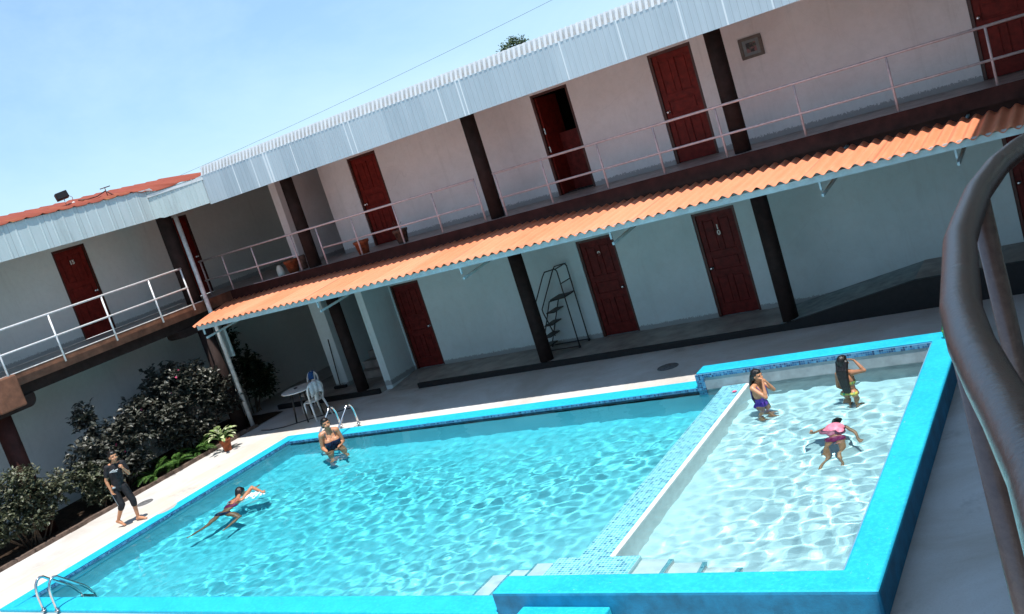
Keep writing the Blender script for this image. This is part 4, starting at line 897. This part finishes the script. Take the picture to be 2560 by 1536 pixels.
def body(name, base, label, h, J, face, skin, hk=1.0, bulk=1.0, bust=0, group='people in and around the pool', voxel=.0075, handn=None, curl=(.5, .5), tilt=(0, 0, 1)):
    """J: world joints. face: direction the face looks. returns root + a dict used for clothes and hair"""
    o = thing('person', base, label, 'person', group); b = MB(); V = lambda k: Vector(J[k]); k = h * bulk
    R_, L_ = V('shR'), V('shL'); hips = (V('hipR') + V('hipL')) / 2; shc = (R_ + L_) / 2; up = (shc - hips).normalized(); T = frame(R_ - L_, up); sw = (R_ - L_).length
    neck = V('neck'); head = V('head'); s = h / 1.7
    # trunk
    f = T @ Vector((0, 1, 0))
    b.ell(hips.lerp(shc, .68), (sw * .47 * 1.0, .066 * k, .135 * h * .9), T, 18, 12); b.ell(hips.lerp(shc, .34), (.078 * k, .056 * k, .12 * h * .8), T, 18, 12)
    Th = frame(V('hipR') - V('hipL'), up); b.ell(hips + up * .02 * h, (.094 * k, .064 * k, .075 * h), Th, 18, 12)
    for q in ('hipR', 'hipL'): b.ell(V(q) - f * .028 * h + up * .005 * h, (.05 * k, .05 * k, .055 * h), Th, 12, 8)
    b.capsule(R_, .030 * k, L_, .030 * k); b.capsule(shc + up * .0 * h, .045 * k, neck.lerp(shc, .3), .034 * k); b.capsule(neck.lerp(shc, .5), .031 * k, head - (head - neck) * .3, .028 * h)
    for q in (R_, L_): b.capsule(q.lerp(shc, .1), .036 * k, neck.lerp(shc, .25), .026 * k)
    if bust:
        for sg in (-1, 1): b.ell(hips.lerp(shc, .70) + f * .058 * k + T @ Vector((sg * sw * .235, 0, 0)), (.042 * bust * h, .036 * bust * h, .042 * bust * h), T, 14, 10)
    # limbs
    for q in ('R', 'L'):
        b.capsule(V('sh' + q), .031 * k, V('el' + q), .0235 * k); b.capsule(V('el' + q), .0235 * k, V('wr' + q), .0150 * h)
        b.capsule(V('el' + q).lerp(V('wr' + q), .25), .0240 * k, V('wr' + q), .0145 * h)
        d = (V('wr' + q) - V('el' + q)).normalized(); n = Vector(handn[q]) if handn and q in handn else -f
        if abs(d.dot(n.normalized())) > .95: n = n + up * .6
        hand(b, V('wr' + q), d if 'hd' + q not in J else V('hd' + q), n, s * 1.05, curl[0 if q == 'R' else 1], 1 if q == 'R' else -1)
        b.capsule(V('hip' + q), .055 * k, V('kn' + q), .034 * k); kk, an = V('kn' + q), V('an' + q)
        b.capsule(kk, .033 * k, kk.lerp(an, .35), .033 * k); b.capsule(kk.lerp(an, .35), .033 * k, an, .0195 * h)
        to = V('to' + q); dd = (to - an).normalized(); heel = an - Vector((dd.x, dd.y, 0)) * .022 * h - (an - kk).normalized() * -.012 * h
        b.capsule(heel, .019 * h, an.lerp(to, .5), .021 * h); b.capsule(an.lerp(to, .5), .021 * h, to, .013 * h); b.capsule(an, .019 * h, an.lerp(to, .35), .022 * h)
        side = dd.cross(Vector((0, 0, 1))).normalized()
        for i in range(5): st = to + side * (i - 2) * .0085 * h * (1 if q == 'R' else -1); b.capsule(st - dd * .02 * h, .0065 * h, st + dd * (.014 - .0022 * i) * h, .0055 * h, 6)
    # head
    F_ = Vector(face).normalized(); hu = Vector(tilt).normalized(); F_ = (F_ - hu * F_.dot(hu)).normalized(); rt = F_.cross(hu); Hm = Matrix((rt, F_, hu)).transposed(); a = h * hk
    P = lambda x, y, z: head + Hm @ Vector((x * a, y * a, z * a))
    b.ell(P(0, -.004, .012), (.0445 * a, .0545 * a, .054 * a), Hm, 20, 14); b.ell(P(0, .012, -.020), (.036 * a, .040 * a, .043 * a), Hm, 18, 12); b.ell(P(0, .030, -.052), (.018 * a, .016 * a, .014 * a), Hm, 12, 8)
    b.capsule(P(0, .050, .000), .0055 * a, P(0, .060, -.020), .0085 * a, 8); b.ell(P(0, .049, -.036), (.017 * a, .009 * a, .007 * a), Hm, 12, 8)
    for sg in (-1, 1):
        b.ell(P(sg * .0445, -.002, -.006), (.006 * a, .012 * a, .017 * a), Hm, 10, 8); b.ell(P(sg * .019, .044, .012), (.015 * a, .008 * a, .005 * a), Hm, 10, 6); b.ell(P(sg * .024, .040, -.022), (.013 * a, .011 * a, .013 * a), Hm, 10, 8)
    zones = [(P(.018, .050, .001), .0075 * a, 1), (P(-.018, .050, .001), .0075 * a, 1), (P(.012, .055, -.037), .008 * a, 2), (P(-.012, .055, -.037), .008 * a, 2), (P(0, .057, -.037), .009 * a, 2), (P(.019, .052, .014), .006 * a, 1), (P(-.019, .052, .014), .006 * a, 1)]
    remesh_obj(b, 'body', [skin, M['eye'], M['lip']], o, voxel, 2, None, zones)
    return o, dict(T=T, Hm=Hm, P=P, head=head, hips=hips, shc=shc, up=up, f=f, k=k, h=h, a=a, sw=sw, J={q: Vector(v) for q, v in J.items()}, Th=Th)
def hair(o, B, long=None, mat='hair', name='hair', bun=False, width=.05):
    b = MB(); P, Hm, a = B['P'], B['Hm'], B['a']
    b.ell(P(0, -.013, .020), (.0505 * a, .055 * a, .056 * a), Hm, 20, 14); b.ell(P(0, -.030, -.01), (.044 * a, .034 * a, .052 * a), Hm, 16, 10)
    b.ell(P(0, .008, .038), (.040 * a, .042 * a, .034 * a), Hm, 18, 10)
    for sg in (-1, 1): b.capsule(P(sg * .040, -.012, .020), .017 * a, P(sg * .042, -.018, -.030), .012 * a)
    if bun: b.ell(P(0, -.058, .035), (.026 * a, .024 * a, .024 * a), Hm, 12, 8)
    if long:
        pts = [Vector(p) for p in long]; rad = [.046 * a, .050 * a, .046 * a, .038 * a, .016 * a]; rt = B['T'] @ Vector((1, 0, 0))
        for i in range(len(pts) - 1):
            for sx in (-1, -.33, .33, 1):
                w0 = width * a * (1 - .5 * i / len(pts)); w1 = width * a * (1 - .5 * (i + 1) / len(pts))
                b.capsule(pts[i] + rt * sx * w0 * .55, rad[min(i, 4)] * .5, pts[i + 1] + rt * sx * w1 * .55, rad[min(i + 1, 4)] * .45)
    # cut the hairline so that the face stays free
    n = (Hm @ Vector((0, 1, .42))).normalized(); 
    return remesh_obj(b, name, [M[mat]], o, .007, 2)
def trunk_cloth(o, B, name, mat, lo, hi, grow, bust=0, straps=True, voxel=.007, legs=0, cutoff=None, hem=None):
    """closed shell following the trunk between lo and hi (0 hips .. 1 shoulders)"""
    b = MB(); hips, shc, T, Th, up, f, k, h, sw = (B[q] for q in ('hips', 'shc', 'T', 'Th', 'up', 'f', 'k', 'h', 'sw')); J = B['J']; g = grow
    b.ell(hips.lerp(shc, .68), (sw * .47 + g, .066 * k + g, .135 * h * .9), T, 18, 12); b.ell(hips.lerp(shc, .34), (.078 * k + g, .056 * k + g, .12 * h * .8), T, 18, 12); b.ell(hips + up * .02 * h, (.094 * k + g, .064 * k + g, .075 * h), Th, 18, 12)
    for q in ('hipR', 'hipL'): b.ell(J[q] - f * .028 * h + up * .005 * h, (.05 * k + g, .05 * k + g, .055 * h), Th, 12, 8)
    if bust:
        for sg in (-1, 1): b.ell(hips.lerp(shc, .70) + f * .058 * k + T @ Vector((sg * sw * .235, 0, 0)), (.042 * bust * h + g, .036 * bust * h + g, .042 * bust * h + g), T, 14, 10)
    cuts = [(hips.lerp(shc, hi) if not cutoff else cutoff[0], up if not cutoff else cutoff[1]), (hips.lerp(shc, lo), -up)]
    r = remesh_obj(b, name, [M[mat]], o, voxel, 2, cuts)
    if straps:
        for sg in (-1, 1):
            s = MB(); rt = T @ Vector((1, 0, 0)); a0 = hips.lerp(shc, hi - .04) + rt * sg * sw * .30; top = shc + rt * sg * sw * .30 + up * (.032 * k + g)
            s.tube([a0 + f * (.072 * k + g * 1.2), top.lerp(a0, .35) + f * (.06 * k + g), top, top.lerp(a0, .4) - f * (.058 * k + g), a0 - f * (.066 * k + g)], .0055, 8); s.build('strap', M[mat], o)
    return r
M['navy'] = basic('navy_lycra', (.012, .018, .075), .5, .3, 30); M['purple'] = basic('purple_lycra', (.10, .045, .38), .55, .15, 30)
M['pinkcloth'] = basic('pink_wet_cloth', (.78, .24, .34), .45, .2, 18, bump=.6, bscale=22); M['magenta'] = basic('magenta_lycra', (.35, .03, .14), .5, .2, 30)
m, t, out = nt('green_yellow_print'); v = pos(t); f_ = noisen(t, 26, 2, .5, v); principled(t, out, mixc(t, ramp(t, f_, .46, .54), (.04, .34, .16), (.55, .48, .08)), .5); M['print'] = m
M['blackcloth'] = basic('black_cloth', (.012, .012, .016), .75, .3, 24, bump=.5, bscale=18); M['whiteprint'] = basic('white_print', (.62, .62, .62), .6)
def off(c, *v): return tuple(Vector(c) + Vector(v))
def L3(base, F, r_, f_, u_):
    """offset from base in body axes: right, forward, up"""
    F = Vector((F[0], F[1], 0)).normalized(); Rr = Vector((F.y, -F.x, 0)); return tuple(Vector(base) + Rr * r_ + F * f_ + Vector((0, 0, u_)))

# woman by the far ladder, waist deep, facing the camera
F = (.80, -.60); c = (-13.60, 12.98, -1.10); q = lambda r_, f_, u_: L3(c, F, r_, f_, u_)
J = dict(hipR=q(.095, 0, .86), hipL=q(-.095, 0, .86), knR=q(.14, .34, .90), knL=q(-.12, .34, .90), anR=q(.15, .36, .58), anL=q(-.13, .38, .57), toR=q(.17, .50, .50), toL=q(-.14, .52, .50),
         shR=q(.155, .03, 1.385), shL=q(-.155, .03, 1.385), neck=q(0, .035, 1.46), head=q(0, .075, 1.585), elR=q(.20, .0, 1.13), elL=q(-.205, .02, 1.12), wrR=q(.17, .24, 1.08), wrL=q(-.05, .24, 1.08))
o, B = body('person', (c[0], c[1], -1.10), 'woman in a navy swimsuit sitting waist deep beside the far pool ladder', 1.68, J, (.86, -.52, -.12), M['skin_m'], 1.0, 1.12, 1.2, curl=(.5, .5), handn={'R': (0, 0, -1), 'L': (0, 0, -1)}, tilt=(-.10, -.05, 1))
hair(o, B, None, bun=True); trunk_cloth(o, B, 'swimsuit', 'navy', -.28, .74, .008, 1.2); 
# girl in purple, pinching her nose
F = (.96, -.28); c = (-4.74, 12.52, -.55); q = lambda r_, f_, u_: L3(c, F, r_, f_, u_)
J = dict(hipR=q(.06, 0, .53), hipL=q(-.06, 0, .53), knR=q(.065, .02, .29), knL=q(-.065, .05, .29), anR=q(.07, -.02, .05), anL=q(-.07, 0, .05), toR=q(.08, .10, .018), toL=q(-.08, .12, .018),
         shR=q(.122, .0, .835), shL=q(-.122, .02, .835), neck=q(0, .01, .885), head=q(0, .05, .985), elR=q(.12, .19, .70), elL=q(-.10, .19, .73), wrR=q(.055, .155, .895), wrL=q(-.02, .16, .88))
J['hdR'] = (Vector(q(0, .125, .965)) - Vector(J['wrR'])).normalized()
o, B = body('person', c, 'girl in a purple swimsuit holding her nose beside the pool divider', 1.07, J, (.95, -.36, -.25), M['skin'], 1.30, 1.12, 0, handn={'R': (-.9, 0, .2), 'L': (-.9, 0, .2)}, curl=(.8, .8))
hair(o, B, [q(0, -.01, .99), q(.0, -.05, .88), q(.0, -.075, .76), q(.01, -.085, .66), q(.01, -.08, .58)]); trunk_cloth(o, B, 'swimsuit', 'purple', -.30, .42, .007, 0, True)
# girl in the green print bikini, back to the camera, hand in her hair
F = (.30, .95); c = (-3.52, 12.60, -.55); q = lambda r_, f_, u_: L3(c, F, r_ * .97, f_ * .97, u_ * .96)
J = dict(hipR=q(.065, 0, .55), hipL=q(-.065, 0, .55), knR=q(.07, .02, .30), knL=q(-.07, .03, .30), anR=q(.075, -.02, .05), anL=q(-.075, -.02, .05), toR=q(.09, .11, .018), toL=q(-.09, .11, .018),
         shR=q(.125, .0, .865), shL=q(-.125, .0, .845), neck=q(-.005, .01, .91), head=q(-.01, .03, 1.015), elR=q(.285, .02, .885), elL=q(-.165, .0, .66), wrR=q(.165, .03, 1.035), wrL=q(-.13, .12, .56))
J['hdR'] = Vector((-.75, -.3, .55))
o, B = body('person', c, 'girl in green print bikini, back turned, one hand on her long hair', 1.07, J, (.45, .89, -.1), M['skin_d'], 1.26, 1.10, 0, handn={'R': (-.3, -.4, -.8), 'L': (1, .2, 0)}, curl=(.2, .5))
hair(o, B, [q(-.01, .0, 1.02), q(-.01, -.05, .91), q(-.005, -.07, .80), q(0, -.075, .68), q(.01, -.07, .55)], width=.085); trunk_cloth(o, B, 'bikini_bottom', 'print', -.28, .14, .007, 0, False); trunk_cloth(o, B, 'bikini_top', 'print', .50, .64, .008, 0, False)
# child in a pink shirt swimming face down
J = dict(hipR=(-3.36, 11.14, -.11), hipL=(-3.50, 11.12, -.11), knR=(-3.34, 10.96, -.34), knL=(-3.52, 10.94, -.36), anR=(-3.32, 10.76, -.46), anL=(-3.54, 10.74, -.47), toR=(-3.31, 10.66, -.50), toL=(-3.55, 10.64, -.50),
         shR=(-3.36, 11.44, -.02), shL=(-3.61, 11.43, -.02), neck=(-3.49, 11.50, -.025), head=(-3.50, 11.62, -.03), elR=(-3.22, 11.30, -.10), elL=(-3.74, 11.36, -.06), wrR=(-3.14, 11.12, -.16), wrL=(-3.72, 11.24, .03))
o, B = body('person', (-3.48, 11.2, -.25), 'child in a ballooning pink shirt swimming face down in the shallow end', 1.05, J, (0, .35, -1), M['skin'], 1.12, .95, 0, tilt=(0, 1, .2))
hair(o, B); b = MB(); b.ell((-3.48, 11.38, -.01), (.135, .135, .095), frame((1, .1, 0), (0, 0, 1)), 22, 14); b.ell((-3.58, 11.33, -.02), (.085, .085, .055)); b.ell((-3.40, 11.29, -.02), (.075, .09, .07)); b.ell((-3.50, 11.26, -.03), (.05, .08, .05))
remesh_obj(b, 'shirt', [M['pinkcloth']], o, .008, 3)
trunk_cloth(o, B, 'shorts', 'magenta', -.35, .15, .006, 0, False)
# swimmer in the deep end
J = dict(hipR=(-13.82, 10.31, -.17), hipL=(-13.99, 10.27, -.17), knR=(-13.46, 10.26, -.34), knL=(-13.97, 9.96, -.30), anR=(-13.46, 9.96, -.44), anL=(-14.04, 9.72, -.38), toR=(-13.45, 9.83, -.46), toL=(-14.07, 9.59, -.38),
         shR=(-13.86, 10.72, .015), shL=(-14.16, 10.70, -.01), neck=(-14.03, 10.80, .035), head=(-14.10, 10.93, .075), elR=(-13.86, 11.02, .13), elL=(-14.22, 11.02, -.03), wrR=(-13.60, 10.98, .045), wrL=(-14.10, 11.26, -.02))
o, B = body('person', (-14.0, 10.4, -.2), 'swimmer in the deep end with one arm lifted over the splashing water', 1.45, J, (.25, .75, -.6), M['skin_d'], 1.05, .95, 0, tilt=(0, .5, .85))
hair(o, B); trunk_cloth(o, B, 'swim_top', 'magenta', .46, .68, .007, 0, True); trunk_cloth(o, B, 'swim_bottom', 'navy', -.30, .10, .007, 0, False)
# boy walking along the pool
J = dict(hipR=(-16.25, 10.00, .735), hipL=(-16.13, 10.13, .735), knR=(-16.17, 9.99, .42), knL=(-16.06, 10.16, .42), anR=(-16.37, 9.93, .135), anL=(-16.12, 10.17, .06), toR=(-16.27, 9.955, .03), toL=(-15.96, 10.21, .02),
         shR=(-16.20, 10.00, 1.155), shL=(-16.00, 10.20, 1.150), neck=(-16.09, 10.10, 1.215), head=(-16.05, 10.10, 1.325), elR=(-16.26, 9.93, .93), elL=(-15.95, 10.21, .93), wrR=(-16.21, 9.92, .74), wrL=(-15.89, 10.10, 1.08))
J['hdL'] = Vector((-.1, -.1, 1))
o, B = body('person', (-16.2, 10.05, 0), 'barefoot boy in a black t-shirt and black capri shorts walking along the pool edge', 1.42, J, (.95, -.15, -.12), M['skin'], 1.10, .92, 0, curl=(.6, 1.1), handn={'R': (.7, .3, 0), 'L': (-.8, -.2, 0)})
hair(o, B); T = B['T']; up = B['up']; f = B['f']
b = MB(); hips, shc, sw = B['hips'], B['shc'], B['sw']; k = B['k']; h = 1.42
b.ell(hips.lerp(shc, .66), (sw * .46, .074 * k, .15 * h), T, 18, 12); b.ell(hips.lerp(shc, .25), (.085 * k, .070 * k, .125 * h), T, 18, 12); b.capsule(B['J']['shR'], .042 * k, B['J']['shL'], .042 * k); b.capsule(shc - up * .02, .05 * k, shc + up * .018, .043 * k)
for s_ in 'RL': b.capsule(B['J']['sh' + s_], .043 * k, B['J']['sh' + s_].lerp(B['J']['el' + s_], .58), .040 * k)
remesh_obj(b, 'shirt', [M['blackcloth']], o, .008, 2, [(hips.lerp(shc, .06), -up)])
b = MB(); b.ell(hips + up * .02, (.086 * k, .070 * k, .07 * h), B['Th'], 18, 12)
for s_ in 'RL': b.capsule(B['J']['hip' + s_], .058 * k, B['J']['kn' + s_], .048 * k); b.capsule(B['J']['kn' + s_], .048 * k, B['J']['kn' + s_].lerp(B['J']['an' + s_], .22), .044 * k)
remesh_obj(b, 'shorts', [M['blackcloth']], o, .008, 2)
rt = T @ Vector((1, 0, 0))
b = MB(); c0 = hips.lerp(shc, .86) + f * .080 * k
b.obox(c0 + rt * .045 + up * -.01, rt + up * -.55, f, up, .045, .006, .011); b.obox(c0 - rt * .025 - up * .002, rt - up * .3, f, up, .04, .007, .009); b.obox(c0 + rt * .005 - up * .028, rt, f, up, .05, .007, .006); b.build('chest_print', M['whiteprint'], o)
b = MB(); b.obox(hips.lerp(shc, .075) + f * .060 * k + rt * .045, rt + f * .5, f, up, .042, .012, .012); b.build('waist_print', M['whiteprint'], o)
b = MB(); hp = B['J']['hipR']; kn = B['J']['knR']; s0 = (rt * .8 + f * .6).normalized(); b.tube([hp.lerp(kn, .1) + s0 * .060 * k, hp.lerp(kn, .5) + s0 * .056 * k, kn + s0 * .051 * k], .006, 6); b.build('side_stripe', M['whiteprint'], o)
# foam where the swimmer's arms break the surface
m, t, out = nt('white_foam'); principled(t, out, (.80, .84, .85), .5, 0, None, .4); M['foam'] = m
def splash(cx, cy, n, sp, label, seed):
    r = random.Random(seed); b = MB()
    for i in range(n):
        a = r.uniform(0, 2 * PI); d = abs(r.gauss(0, sp)); rr = r.uniform(.006, .020); b.ell((cx + d * math.cos(a) * 1.5, cy + d * math.sin(a), wave(cx, cy) + r.uniform(0, .022) * math.exp(-d * 4)), (rr * r.uniform(1, 2.2), rr * r.uniform(.8, 1.6), rr * .5), None, 8, 5)
    o = b.build('splash', M['foam']); o['kind'] = 'stuff'
splash(-13.72, 10.90, 170, .07, '', 1)

for o in list(C.objects):
    if o.name.startswith('person') and 'swimmer' in o['label']: o.location.z -= .035
    if o.name.startswith('person') and 'ballooning' in o['label']: o.location.z -= .03
    if o.name.startswith(('person', 'pool_ladder')):
        for ch in o.children_recursive:
            if ch.type == 'MESH': ch.cycles.is_caustics_receiver = True
